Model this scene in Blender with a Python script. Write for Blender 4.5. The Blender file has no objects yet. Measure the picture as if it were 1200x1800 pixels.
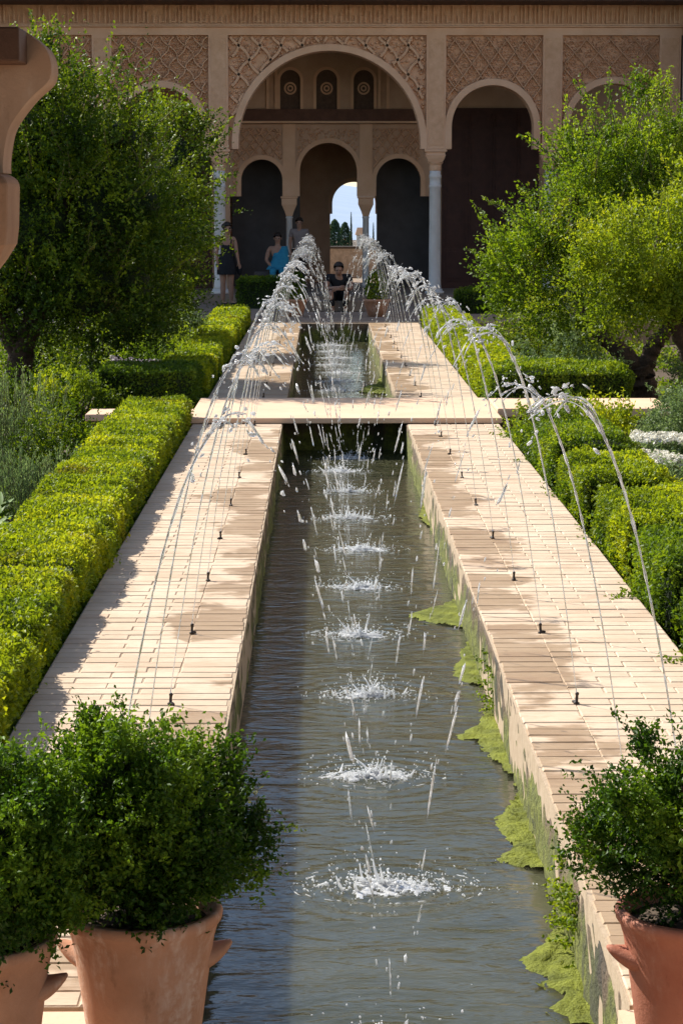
import bpy, bmesh, math, random
import numpy as np
from mathutils import Matrix, Vector

rnd = random.Random(7)
rng = np.random.default_rng(11)
SC = bpy.context.scene
COL = SC.collection
R = math.radians

# ------------------------------------------------------------------ camera, sky, sun, exposure
F, H = 3900.0, 2.05                       # focal length in photograph pixels, eye height
TH = math.atan(543 / F)                   # downward pitch
PS = math.atan(33 * math.cos(TH) / F)     # slight turn to the right
cam = bpy.data.cameras.new('camera')
cam.sensor_fit = 'VERTICAL'; cam.sensor_height = 36.0; cam.lens = F / 1800 * 36
cam.clip_start = 0.05; cam.clip_end = 40000
camo = bpy.data.objects.new('camera', cam); COL.objects.link(camo)
camo.location = (0, 0, H); camo.rotation_euler = (math.pi / 2 - TH, 0, -PS)
SC.camera = camo

SUN_DIR = Vector((-0.92, 0.80, 1.0)).normalized()      # towards the sun: behind the pavilion, from the left
EL = math.asin(SUN_DIR.z); AZ = math.atan2(SUN_DIR.x, SUN_DIR.y)
wd = bpy.data.worlds.new('World'); SC.world = wd; wd.use_nodes = True
nt = wd.node_tree
sky = nt.nodes.new('ShaderNodeTexSky'); sky.sky_type = 'NISHITA'; sky.sun_disc = False
sky.sun_elevation = EL; sky.sun_rotation = AZ; sky.altitude = 700; sky.dust_density = 1.2; sky.air_density = 1.0; sky.ozone_density = 0.8
bg = nt.nodes['Background']; bg.inputs['Strength'].default_value = 0.10
nt.links.new(sky.outputs[0], bg.inputs['Color'])
sl = bpy.data.lights.new('sun', 'SUN'); sl.energy = 4.6; sl.angle = R(0.53); sl.color = (1, 0.95, 0.86)
so = bpy.data.objects.new('sun', sl); COL.objects.link(so)
so.rotation_euler = SUN_DIR.to_track_quat('Z', 'Y').to_euler(); so.location = (-10, 20, 15)
SC.view_settings.view_transform = 'Standard'; SC.view_settings.look = 'None'
SC.view_settings.exposure = 0.94; SC.view_settings.gamma = 1.0; SC.view_settings.use_curve_mapping = False
SC.render.engine = 'CYCLES'
SC.cycles.use_denoising = True
SC.cycles.max_bounces = 8; SC.cycles.transparent_max_bounces = 12
SC.cycles.caustics_reflective = False; SC.cycles.caustics_refractive = False

_fw = np.array([math.sin(PS) * math.cos(TH), math.cos(PS) * math.cos(TH), -math.sin(TH)])
_rt = np.array([math.cos(PS), -math.sin(PS), 0.0]); _up = np.cross(_rt, _fw)
def at(px, py, Y):                        # survey: the point on the plane y = Y seen at a photograph pixel
    d = _fw + _rt * (px - 600) / F - _up * (py - 900) / F
    return np.array([0, 0, H]) + d * Y / d[1]
def on(px, py, z):                        # survey: the point on the level z seen at a photograph pixel
    d = _fw + _rt * (px - 600) / F - _up * (py - 900) / F
    return np.array([0, 0, H]) + d * (z - H) / d[2]

# ------------------------------------------------------------------ object helpers
def tag(o, label=None, cat=None, group=None, kind=None):
    if label: o['label'] = label
    if cat: o['category'] = cat
    if group: o['group'] = group
    if kind: o['kind'] = kind
    return o
def empty(name, loc, label=None, cat=None, group=None):
    o = bpy.data.objects.new(name, None); COL.objects.link(o)
    o.location = loc; o.empty_display_size = 0.1
    return tag(o, label, cat, group)
def attach(o, parent):
    o.parent = parent
    o.matrix_parent_inverse = Matrix.Translation(-wloc(parent))
def wloc(o):
    v = Vector(o.location)
    return v
def link(name, me, parent=None, loc=None):
    o = bpy.data.objects.new(name, me); COL.objects.link(o)
    if loc is not None: o.location = loc
    if parent is not None: attach(o, parent)
    return o

class MB:
    def __init__(s): s.v = []; s.f = []
    def add(s, vs, fs):
        n = len(s.v); s.v += [tuple(map(float, p)) for p in vs]; s.f += [tuple(i + n for i in q) for q in fs]; return s
    def box(s, x0, x1, y0, y1, z0, z1):
        return s.add([(x0,y0,z0),(x1,y0,z0),(x1,y1,z0),(x0,y1,z0),(x0,y0,z1),(x1,y0,z1),(x1,y1,z1),(x0,y1,z1)],
                     [(3,2,1,0),(4,5,6,7),(0,1,5,4),(1,2,6,5),(2,3,7,6),(3,0,4,7)])
    def prism(s, pts, y0, y1):            # outline in x,z (counter-clockwise seen from -y), extruded in y
        n = len(pts)
        vs = [(x, y0, z) for x, z in pts] + [(x, y1, z) for x, z in pts]
        fs = [tuple(range(n)), tuple(range(2*n-1, n-1, -1))]
        fs += [(i, n+i, n+(i+1) % n, (i+1) % n) for i in range(n)]
        return s.add(vs, fs)
    def lathe(s, prof, cx, cy, n=24):
        vs = []; fs = []
        for r, z in prof:
            for k in range(n):
                a = 2*math.pi*k/n; vs.append((cx + r*math.cos(a), cy + r*math.sin(a), z))
        for i in range(len(prof)-1):
            for k in range(n):
                a, b = i*n+k, i*n+(k+1) % n; fs.append((a, b, b+n, a+n))
        fs.append(tuple(range(n-1, -1, -1))); m = (len(prof)-1)*n; fs.append(tuple(range(m, m+n)))
        return s.add(vs, fs)
    def tube(s, pts, rad, n=8, squash=None):
        pts = [np.array(p, float) for p in pts]; m = len(pts); vs = []; fs = []
        u = None
        for i, p in enumerate(pts):
            t = pts[min(i+1, m-1)] - pts[max(i-1, 0)]; t = t/(np.linalg.norm(t)+1e-9)
            if u is None:
                a = np.array([0, 0, 1.0]) if abs(t[2]) < .9 else np.array([1.0, 0, 0]); u = np.cross(t, a)
            u = u - t*np.dot(u, t); u = u/(np.linalg.norm(u)+1e-9); w = np.cross(t, u)
            r = rad[i] if hasattr(rad, '__len__') else rad
            for k in range(n):
                a = 2*math.pi*k/n; vs.append(p + r*(math.cos(a)*u + math.sin(a)*w))
        for i in range(m-1):
            for k in range(n):
                a, b = i*n+k, i*n+(k+1) % n; fs.append((a, b, b+n, a+n))
        fs.append(tuple(range(n-1, -1, -1))); q = (m-1)*n; fs.append(tuple(range(q, q+n)))
        return s.add(vs, fs)
    def mesh(s, name, mat, smooth=False):
        me = bpy.data.meshes.new(name); me.from_pydata(s.v, [], s.f)
        if isinstance(mat, (list, tuple)):
            for m in mat: me.materials.append(m)
        else: me.materials.append(mat)
        bm = bmesh.new(); bm.from_mesh(me); bmesh.ops.recalc_face_normals(bm, faces=bm.faces); bm.to_mesh(me); bm.free()
        if smooth: me.polygons.foreach_set('use_smooth', [True]*len(me.polygons))
        return me
    def build(s, name, mat, parent=None, smooth=False, bevel=0):
        o = link(name, s.mesh(name, mat, smooth), parent)
        if bevel:
            b = o.modifiers.new('bevel', 'BEVEL'); b.width = bevel; b.segments = 2; b.limit_method = 'ANGLE'; b.angle_limit = R(40)
        return o

ORD = ['nearest','second','third','fourth','fifth','sixth','seventh','eighth','ninth','tenth','eleventh','twelfth','thirteenth',
       'fourteenth','fifteenth','sixteenth','seventeenth','eighteenth','nineteenth','twentieth','twenty-first','twenty-second','twenty-third','twenty-fourth']

# ------------------------------------------------------------------ materials
def newmat(name):
    m = bpy.data.materials.new(name); m.use_nodes = True; t = m.node_tree
    return m, t, t.nodes['Principled BSDF'], t.nodes['Material Output']
def N(t, kind, **kw):
    n = t.nodes.new(kind)
    for k, v in kw.items():
        if k in n.inputs.keys() if hasattr(n.inputs, 'keys') else False: n.inputs[k].default_value = v
        else: setattr(n, k, v)
    return n
def noise(t, scale, detail=4, rough=.55, vec=None, mapscale=None):
    n = t.nodes.new('ShaderNodeTexNoise'); n.inputs['Scale'].default_value = scale; n.inputs['Detail'].default_value = detail
    n.inputs['Roughness'].default_value = rough
    g = t.nodes.new('ShaderNodeNewGeometry')
    src = g.outputs['Position'] if vec is None else vec
    if mapscale:
        mp = t.nodes.new('ShaderNodeMapping'); mp.inputs['Scale'].default_value = mapscale; t.links.new(src, mp.inputs['Vector']); src = mp.outputs[0]
    t.links.new(src, n.inputs['Vector'])
    return n
def ramp(t, fac, stops):
    r = t.nodes.new('ShaderNodeValToRGB'); e = r.color_ramp.elements
    while len(e) < len(stops): e.new(0.5)
    for i, (p, c) in enumerate(stops):
        e[i].position = p; e[i].color = (*c, 1) if len(c) == 3 else c
    t.links.new(fac, r.inputs[0]); return r
def bump(t, h, strength, dist, b):
    n = t.nodes.new('ShaderNodeBump'); n.inputs['Strength'].default_value = strength; n.inputs['Distance'].default_value = dist
    t.links.new(h, n.inputs['Height']); t.links.new(n.outputs[0], b.inputs['Normal']); return n
def mix(t, fac, a, b, kind='MIX'):
    n = t.nodes.new('ShaderNodeMix'); n.data_type = 'RGBA'; n.blend_type = kind
    for s, x in ((0, fac), (6, a), (7, b)):
        if isinstance(x, (int, float)): n.inputs[s].default_value = x
        elif isinstance(x, tuple): n.inputs[s].default_value = (*x, 1)
        else: t.links.new(x, n.inputs[s])
    return n.outputs[2]
def math_(t, op, a, b=None, clamp=False):
    n = t.nodes.new('ShaderNodeMath'); n.operation = op; n.use_clamp = clamp
    for i, x in enumerate((a, b)):
        if x is None: continue
        if isinstance(x, (int, float)): n.inputs[i].default_value = x
        else: t.links.new(x, n.inputs[i])
    return n.outputs[0]
def maprange(t, v, a, b, c=0., d=1., smooth=True):
    n = t.nodes.new('ShaderNodeMapRange'); n.interpolation_type = 'SMOOTHSTEP' if smooth else 'LINEAR'
    n.inputs['From Min'].default_value = a; n.inputs['From Max'].default_value = b; n.inputs['To Min'].default_value = c; n.inputs['To Max'].default_value = d
    t.links.new(v, n.inputs['Value']); return n.outputs['Result']

def mat_rough(name, c1, c2, scale=6, rough=.85, bumpd=.01, bscale=40, bs=.6, c3=None, spec=.3):
    m, t, b, o = newmat(name)
    n = noise(t, scale, 6, .6); st = [(.3, c1), (.7, c2)]
    if c3: st.append((.86, c3))
    r = ramp(t, n.outputs['Fac'], st); t.links.new(r.outputs[0], b.inputs['Base Color'])
    b.inputs['Roughness'].default_value = rough; b.inputs['Specular IOR Level'].default_value = spec
    if bumpd:
        n2 = noise(t, bscale, 5, .65); bump(t, n2.outputs['Fac'], bs, bumpd, b)
    return m
def mat_leaf(name, dark, mid, light, trans=.4, tcol=None, clump=1.6, wilt=True):
    m, t, b, o = newmat(name)
    a = t.nodes.new('ShaderNodeAttribute'); a.attribute_name = 'tint'
    n = noise(t, clump, 3)
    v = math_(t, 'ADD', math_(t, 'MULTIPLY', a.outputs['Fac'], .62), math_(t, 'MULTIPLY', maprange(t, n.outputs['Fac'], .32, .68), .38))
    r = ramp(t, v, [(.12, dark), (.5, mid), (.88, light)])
    b.inputs['Roughness'].default_value = .5; b.inputs['Specular IOR Level'].default_value = .22
    nd = noise(t, .9, 4, .65); nd2 = noise(t, 7, 3)
    dead = math_(t, 'MULTIPLY', maprange(t, nd.outputs['Fac'], .56, .68), maprange(t, nd2.outputs['Fac'], .48, .60))
    r_col = mix(t, math_(t, 'MULTIPLY', dead, .7), r.outputs[0], (.16, .115, .035)) if wilt else r.outputs[0]
    t.links.new(r_col, b.inputs['Base Color'])
    tr = t.nodes.new('ShaderNodeBsdfTranslucent')
    tc = mix(t, 1., r_col, tcol or (1.5, 1.35, .5), 'MULTIPLY'); t.links.new(tc, tr.inputs['Color'])
    mx = t.nodes.new('ShaderNodeMixShader'); mx.inputs[0].default_value = trans
    t.links.new(b.outputs[0], mx.inputs[1]); t.links.new(tr.outputs[0], mx.inputs[2]); t.links.new(mx.outputs[0], o.inputs['Surface'])
    return m

M = {}
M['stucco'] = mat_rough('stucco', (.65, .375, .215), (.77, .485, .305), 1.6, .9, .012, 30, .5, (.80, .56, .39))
M['stucco_carved'] = mat_rough('stucco_carved', (.62, .345, .19), (.76, .465, .28), 8, .92, .02, 45, .7)
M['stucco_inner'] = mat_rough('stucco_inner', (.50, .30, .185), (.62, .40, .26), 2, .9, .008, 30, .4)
M['timber'] = mat_rough('timber', (.055, .028, .018), (.10, .05, .03), 5, .7, .006, 60, .4)
M['red_timber'] = mat_rough('red_timber', (.10, .045, .028), (.16, .075, .045), 5, .75, .006, 60, .4)
M['door'] = mat_rough('door', (.045, .016, .011), (.075, .028, .018), 6, .6, .005, 50, .4)
M['marble'] = mat_rough('marble', (.62, .58, .53), (.74, .71, .67), 4, .45, .002, 30, .3)
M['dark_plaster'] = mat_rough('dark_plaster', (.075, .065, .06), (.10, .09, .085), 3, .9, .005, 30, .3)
M['lattice'] = mat_rough('lattice', (.10, .06, .04), (.15, .09, .06), 12, .8, .01, 60, .6)
M['roof_tile'] = mat_rough('roof_tile', (.30, .15, .09), (.42, .23, .14), 5, .9, .01, 30, .5)
M['soil'] = mat_rough('soil', (.06, .042, .028), (.11, .08, .055), 9, .95, .02, 30, .8)
M['bark'] = mat_rough('bark', (.035, .022, .015), (.085, .055, .038), 14, .9, .03, 22, 1.0)
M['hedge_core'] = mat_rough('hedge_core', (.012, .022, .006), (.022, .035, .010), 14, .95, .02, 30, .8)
M['nozzle'] = mat_rough('nozzle', (.02, .015, .012), (.05, .035, .025), 60, .5, .001, 200, .4)
M['side_wall'] = mat_rough('side_wall', (.50, .40, .33), (.60, .50, .43), 2, .9, .01, 25, .4)
M['landstone'] = mat_rough('landstone', (.34, .30, .25), (.55, .50, .44), 10, .9, .02, 14, .8)

# brick paving: pale cream bricks, each its own tint, damp stains near the nozzles
def mat_brick(name, joint=False):
    m, t, b, o = newmat(name)
    oi = t.nodes.new('ShaderNodeObjectInfo'); at_ = t.nodes.new('ShaderNodeAttribute'); at_.attribute_name = 'tint'
    rv = math_(t, 'FRACT', math_(t, 'ADD', oi.outputs['Random'], at_.outputs['Fac']))
    r = ramp(t, rv, [(0, (.465, .335, .225)), (.35, (.515, .385, .265)), (.75, (.54, .41, .285)), (1, (.48, .345, .235))])
    n = noise(t, 2.6, 6, .62); c = mix(t, maprange(t, n.outputs['Fac'], .38, .7), r.outputs[0], (.60, .47, .34))
    nf = noise(t, 60, 4, .6, mapscale=(.25, 1, 1)); c = mix(t, .30, c, mix(t, 1., c, maprange(t, nf.outputs['Fac'], .3, .7, .7, 1.12), 'MULTIPLY'))
    g = t.nodes.new('ShaderNodeNewGeometry'); sp = t.nodes.new('ShaderNodeSeparateXYZ'); t.links.new(g.outputs['Position'], sp.inputs[0])
    # damp stains: the strip between nozzles and water, plus splashed pools around it
    d = math_(t, 'ABSOLUTE', math_(t, 'SUBTRACT', sp.outputs['X'], .2))
    near = maprange(t, d, .70, 1.16, 1, 0)
    wn = noise(t, 1.15, 5, .6, mapscale=(.9, .75, 1)); wn2 = noise(t, 5, 4, .6, mapscale=(.35, 1.8, 1))
    w = math_(t, 'ADD', math_(t, 'MULTIPLY', near, .17), math_(t, 'ADD', math_(t, 'MULTIPLY', wn.outputs['Fac'], .8), math_(t, 'MULTIPLY', wn2.outputs['Fac'], .2)))
    wet = maprange(t, w, .61, .655)
    c = mix(t, math_(t, 'MULTIPLY', wet, .78), c, mix(t, 1., c, (.56, .47, .34), 'MULTIPLY'))
    t.links.new(c, b.inputs['Base Color'])
    t.links.new(maprange(t, wet, 0, 1, .82, .45), b.inputs['Roughness']); b.inputs['Specular IOR Level'].default_value = .3
    nb = noise(t, 50, 5, .7, mapscale=(.3, 1, 1)); bump(t, nb.outputs['Fac'], .5, .006, b)
    return m
M['brick'] = mat_brick('brick')
M['mortar'] = mat_rough('mortar', (.36, .27, .18), (.45, .35, .245), 20, .95, .006, 60, .6)
M['slab'] = mat_rough('slab', (.60, .405, .265), (.67, .465, .32), 2.2, .85, .004, 40, .4)

def mat_canalwall():
    m, t, b, o = newmat('canal_wall')
    n = noise(t, 3.5, 6, .65); base = ramp(t, n.outputs['Fac'], [(.3, (.085, .056, .031)), (.55, (.155, .105, .062)), (.75, (.25, .18, .115))])
    g = t.nodes.new('ShaderNodeNewGeometry'); sp = t.nodes.new('ShaderNodeSeparateXYZ'); t.links.new(g.outputs['Position'], sp.inputs[0])
    v = noise(t, 4.5, 6, .65, mapscale=(1, 1, .35))
    # algae climbs from the water line in tongues
    lev = math_(t, 'ADD', sp.outputs['Z'], math_(t, 'MULTIPLY', math_(t, 'SUBTRACT', v.outputs['Fac'], .5), -.75))
    alg = maprange(t, lev, -.17, -.05, 1, 0)
    n2 = noise(t, 22, 5, .6); green = ramp(t, n2.outputs['Fac'], [(.3, (.055, .065, .012)), (.55, (.15, .17, .02)), (.75, (.24, .25, .035))])
    c = mix(t, math_(t, 'MULTIPLY', alg, .92), base.outputs[0], green.outputs[0])
    v2 = noise(t, 3.2, 5, .6, mapscale=(1, 1, .15)); blk = maprange(t, v2.outputs['Fac'], .52, .62)
    c = mix(t, math_(t, 'MULTIPLY', blk, .75), c, (.035, .034, .024))
    t.links.new(c, b.inputs['Base Color']); b.inputs['Roughness'].default_value = .8
    n3 = noise(t, 26, 6, .7); bump(t, n3.outputs['Fac'], .9, .03, b)
    return m
M['canal_wall'] = mat_canalwall()

def mat_water():
    m, t, b, o = newmat('canal_water')
    n = noise(t, 1.4, 3); r = ramp(t, n.outputs['Fac'], [(.35, (.044, .046, .026)), (.7, (.064, .062, .033))])
    t.links.new(r.outputs[0], b.inputs['Base Color'])
    b.inputs['Subsurface Weight'].default_value = 1.0; b.inputs['Subsurface Radius'].default_value = (1, 1, .8); b.inputs['Subsurface Scale'].default_value = .16; b.subsurface_method = 'BURLEY'
    b.inputs['Roughness'].default_value = .04; b.inputs['IOR'].default_value = 1.33
    n1 = noise(t, 5.5, 4, .55, mapscale=(.45, 1.25, 1)); n1.inputs['Distortion'].default_value = .6
    n2 = noise(t, 26, 3, .5, mapscale=(.5, 1.2, 1))
    h = math_(t, 'ADD', n1.outputs['Fac'], math_(t, 'MULTIPLY', n2.outputs['Fac'], .22))
    bump(t, h, .30, .035, b)
    return m
M['water'] = mat_water()
def mat_jet(name, white, base=(.9, .93, .96)):
    m, t, b, o = newmat(name)
    b.inputs['Base Color'].default_value = (*base, 1); b.inputs['Roughness'].default_value = .08; b.inputs['IOR'].default_value = 1.33
    b.inputs['Transmission Weight'].default_value = 1.0
    d = t.nodes.new('ShaderNodeBsdfDiffuse'); d.inputs[0].default_value = (.94, .95, .96, 1)
    tr = t.nodes.new('ShaderNodeBsdfTranslucent'); tr.inputs[0].default_value = (.94, .95, .96, 1)
    m1 = t.nodes.new('ShaderNodeMixShader'); m1.inputs[0].default_value = .55
    t.links.new(d.outputs[0], m1.inputs[1]); t.links.new(tr.outputs[0], m1.inputs[2])
    m2 = t.nodes.new('ShaderNodeMixShader'); m2.inputs[0].default_value = white
    n = noise(t, 55, 3, .6); t.links.new(maprange(t, n.outputs['Fac'], .35, .65, max(0, white-.25), min(1, white+.2)), m2.inputs[0])
    t.links.new(b.outputs[0], m2.inputs[1]); t.links.new(m1.outputs[0], m2.inputs[2]); t.links.new(m2.outputs[0], o.inputs['Surface'])
    return m
M['jet'] = mat_jet('clear_water', .25)
M['jet_fall'] = mat_jet('falling_water', .42)
M['jet_froth'] = mat_jet('frothy_water', .45)
M['foam'] = mat_jet('foam_water', 1.0)

M['algae'] = mat_rough('algae', (.10, .12, .010), (.28, .31, .024), 7, .75, .03, 70, 1.0, (.37, .37, .06))
def mat_pot(name, c1, c2, bloom, amt, rough):
    m, t, b, o = newmat(name)
    n = noise(t, 7, 6, .6); c = ramp(t, n.outputs['Fac'], [(.3, c1), (.7, c2)]).outputs[0]
    s = noise(t, 5, 6, .7, mapscale=(1.6, 1.6, .35)); s2 = noise(t, 38, 4, .65)
    lime = math_(t, 'MULTIPLY', maprange(t, s.outputs['Fac'], .50, .68), maprange(t, s2.outputs['Fac'], .34, .62))
    c = mix(t, math_(t, 'MULTIPLY', lime, amt), c, bloom)
    d = noise(t, 11, 5, .7, mapscale=(1, 1, .4)); c = mix(t, math_(t, 'MULTIPLY', maprange(t, d.outputs['Fac'], .58, .70), .45), c, mix(t, 1., c, (.45, .42, .36), 'MULTIPLY'))
    t.links.new(c, b.inputs['Base Color']); b.inputs['Roughness'].default_value = rough; b.inputs['Specular IOR Level'].default_value = .3
    nb = noise(t, 90, 5, .7); bump(t, nb.outputs['Fac'], .6, .004, b)
    return m
M['terracotta'] = mat_pot('terracotta', (.36, .175, .095), (.47, .25, .15), (.60, .46, .36), .7, .88)
M['terracotta_red'] = mat_pot('terracotta_red', (.30, .095, .052), (.38, .15, .09), (.52, .33, .24), .45, .7)
M['leaf_box'] = mat_leaf('leaf_box', (.035, .075, .008), (.105, .18, .015), (.25, .32, .022), .46)
M['leaf_box_yellow'] = mat_leaf('leaf_box_yellow', (.06, .11, .009), (.21, .285, .016), (.42, .45, .022), .48)
M['leaf_tree'] = mat_leaf('leaf_tree', (.011, .027, .002), (.058, .110, .006), (.27, .36, .018), .38)
M['leaf_tree_fresh'] = mat_leaf('leaf_tree_fresh', (.024, .058, .006), (.098, .175, .012), (.26, .36, .022), .48)
M['leaf_tree_yellow'] = mat_leaf('leaf_tree_yellow', (.055, .10, .010), (.155, .23, .016), (.33, .385, .02), .50)
M['leaf_pot'] = mat_leaf('leaf_pot', (.009, .026, .003), (.040, .10, .008), (.18, .30, .022), .38, clump=4)
M['leaf_grey'] = mat_leaf('leaf_grey', (.08, .13, .05), (.16, .23, .09), (.28, .36, .15), .4, (1.1, 1.1, .8))
M['leaf_far'] = mat_leaf('leaf_far', (.03, .065, .035), (.05, .095, .05), (.08, .13, .06), .2)
M['stem'] = mat_rough('stem', (.10, .11, .035), (.17, .16, .06), 30, .8, .002, 90, .4)
M['petal_white'] = mat_leaf('petal_white', (.62, .60, .50), (.75, .73, .64), (.82, .81, .75), .3, (1, 1, .95), wilt=False)
M['petal_mauve'] = mat_leaf('petal_mauve', (.24, .19, .24), (.36, .30, .36), (.46, .42, .44), .3, (1, 1, 1))
M['skin'] = mat_rough('skin', (.30, .165, .105), (.38, .215, .145), 8, .55, 0)
M['hair'] = mat_rough('hair', (.018, .012, .009), (.035, .024, .017), 30, .5, .004, 90, .5)
M['black_cloth'] = mat_rough('black_cloth', (.010, .010, .012), (.018, .018, .020), 20, .85, .004, 60, .4)
M['blue_cloth'] = mat_rough('blue_cloth', (.02, .17, .27), (.03, .25, .37), 12, .8, .006, 40, .5)
M['grey_cloth'] = mat_rough('grey_cloth', (.20, .16, .15), (.28, .23, .21), 12, .85, .006, 40, .5)

# ------------------------------------------------------------------ foliage helpers
def unit(a): return a / (np.linalg.norm(a, axis=-1, keepdims=True) + 1e-9)
def leaf_mesh(name, C, D, Nn, L, W, tint, mat, fold=.25):
    n = len(C); D = unit(D); S = unit(np.cross(Nn, D)); Nn = np.cross(D, S)
    L = np.broadcast_to(L, n)[:, None]; W = np.broadcast_to(W, n)[:, None]
    v = np.empty((n, 4, 3), np.float32)
    v[:, 0] = C - D*L*.5; v[:, 2] = C + D*L*.5
    v[:, 1] = C + D*L*.05 - S*W*.5 + Nn*W*fold; v[:, 3] = C + D*L*.05 + S*W*.5 + Nn*W*fold
    me = bpy.data.meshes.new(name)
    me.vertices.add(4*n); me.vertices.foreach_set('co', v.ravel())
    base = (np.arange(n, dtype=np.int32)*4)[:, None]
    idx = (base + np.array([0, 1, 2, 0, 2, 3], np.int32)[None]).ravel()
    me.loops.add(6*n); me.loops.foreach_set('vertex_index', idx)
    me.polygons.add(2*n); me.polygons.foreach_set('loop_start', np.arange(2*n, dtype=np.int32)*3)
    try: me.polygons.foreach_set('loop_total', np.full(2*n, 3, np.int32))
    except Exception: pass
    me.update(calc_edges=True)
    a = me.attributes.new('tint', 'FLOAT', 'POINT'); a.data.foreach_set('value', np.repeat(np.clip(tint, 0, 1), 4).astype(np.float32))
    me.materials.append(mat)
    return me
class Vnoise:                              # cheap smooth noise from random sines
    def __init__(s, seed, freq, n=10):
        g = np.random.default_rng(seed); s.k = g.normal(size=(n, 3))*freq; s.p = g.uniform(0, 6.28, n)
    def __call__(s, P): return np.sin(P @ s.k.T + s.p).mean(1) * 1.6
def rdir(n): return unit(rng.normal(size=(n, 3)))

def hedge_part(parent, x0, x1, y0, y1, z0, z1, dens, L, mat, seed, rough=.03, faces='tlrnf', name='foliage', hook=None, skew=0.):
    faceset = {'t': ((x1-x0)*(y1-y0), 2), 'l': ((y1-y0)*(z1-z0), 0), 'r': ((y1-y0)*(z1-z0), 0), 'n': ((x1-x0)*(z1-z0), 1), 'f': ((x1-x0)*(z1-z0), 1)}
    Cs = []; Ns = []
    for k in faces:
        A = faceset[k][0]; n = int(A*dens)
        if n < 1: continue
        u = rng.random((n, 3)); P = np.array([x0, y0, z0]) + u*np.array([x1-x0, y1-y0, z1-z0]); nn = np.zeros((n, 3))
        if k == 't': P[:, 2] = z1; nn[:, 2] = 1
        if k == 'l': P[:, 0] = x0; nn[:, 0] = -1
        if k == 'r': P[:, 0] = x1; nn[:, 0] = 1
        if k == 'n': P[:, 1] = y0; nn[:, 1] = -1
        if k == 'f': P[:, 1] = y1; nn[:, 1] = 1
        Cs.append(P); Ns.append(nn)
    C = np.concatenate(Cs); Nn = np.concatenate(Ns); n = len(C)
    # rounded shoulders
    r = .07
    ex = np.minimum(C[:, 0]-x0, x1-C[:, 0]); ey = np.minimum(C[:, 1]-y0, y1-C[:, 1]); ez = z1 - C[:, 2]
    e = np.sort(np.stack([ex, ey, ez], 1), 1)[:, 1]
    pull = np.clip(1 - e/r, 0, 1)**2 * .045
    mid = np.array([(x0+x1)/2, (y0+y1)/2, (z0+z1)/2-.1]); toward = mid - C; toward[:, 1] *= .05; toward = unit(toward)
    C = C + toward*pull[:, None]
    vn = Vnoise(seed, 9); vn2 = Vnoise(seed+1, 26); vl = Vnoise(seed+2, 2.2)
    d = vn(C)*rough + vn2(C)*rough*.6 + vl(C)*rough*.9
    depth = rng.random(n)**1.7*.06
    up = np.where(rng.random(n) < .012, rng.random(n)*.06, 0)
    C = C + Nn*(d - depth + up + .012)[:, None] + rng.normal(size=(n, 3))*.008
    if hook is not None: C = hook(C)
    D = Nn*.55 + rdir(n)*.9 + np.array([0, 0, .25]); Q = Nn*.6 + rdir(n)
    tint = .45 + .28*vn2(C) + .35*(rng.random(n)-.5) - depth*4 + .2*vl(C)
    s = rng.uniform(.7, 1.25, n)
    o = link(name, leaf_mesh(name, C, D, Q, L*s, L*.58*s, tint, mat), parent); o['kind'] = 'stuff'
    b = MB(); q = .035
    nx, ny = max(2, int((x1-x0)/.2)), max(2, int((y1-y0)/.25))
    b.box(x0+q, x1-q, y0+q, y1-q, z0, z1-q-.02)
    c = b.build('light_block_core', M['hedge_core'], parent)  # solid dark box added inside the leaves to block light
    if hook is not None:
        me = c.data; bm = bmesh.new(); bm.from_mesh(me); bmesh.ops.subdivide_edges(bm, edges=bm.edges, cuts=14, use_grid_fill=True)
        P = np.array([v.co[:] for v in bm.verts]); P = hook(P)
        for v, p in zip(bm.verts, P): v.co = p
        bm.to_mesh(me); bm.free()
    return o

def sprigs(centers, axes, length, per, leafL, jitter=.03):
    n = len(centers); k = n*per
    t = np.tile((np.arange(per)+.5)/per, n); ci = np.repeat(np.arange(n), per)
    ax = unit(axes)[ci]; ln = np.broadcast_to(length, n)[ci]
    C = centers[ci] + ax*(t*ln)[:, None] + rng.normal(size=(k, 3))*jitter
    D = ax*.7 + rdir(k)*.8; Q = rdir(k) + np.array([0, 0, .6])
    return C, D, Q, ci, t

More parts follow.
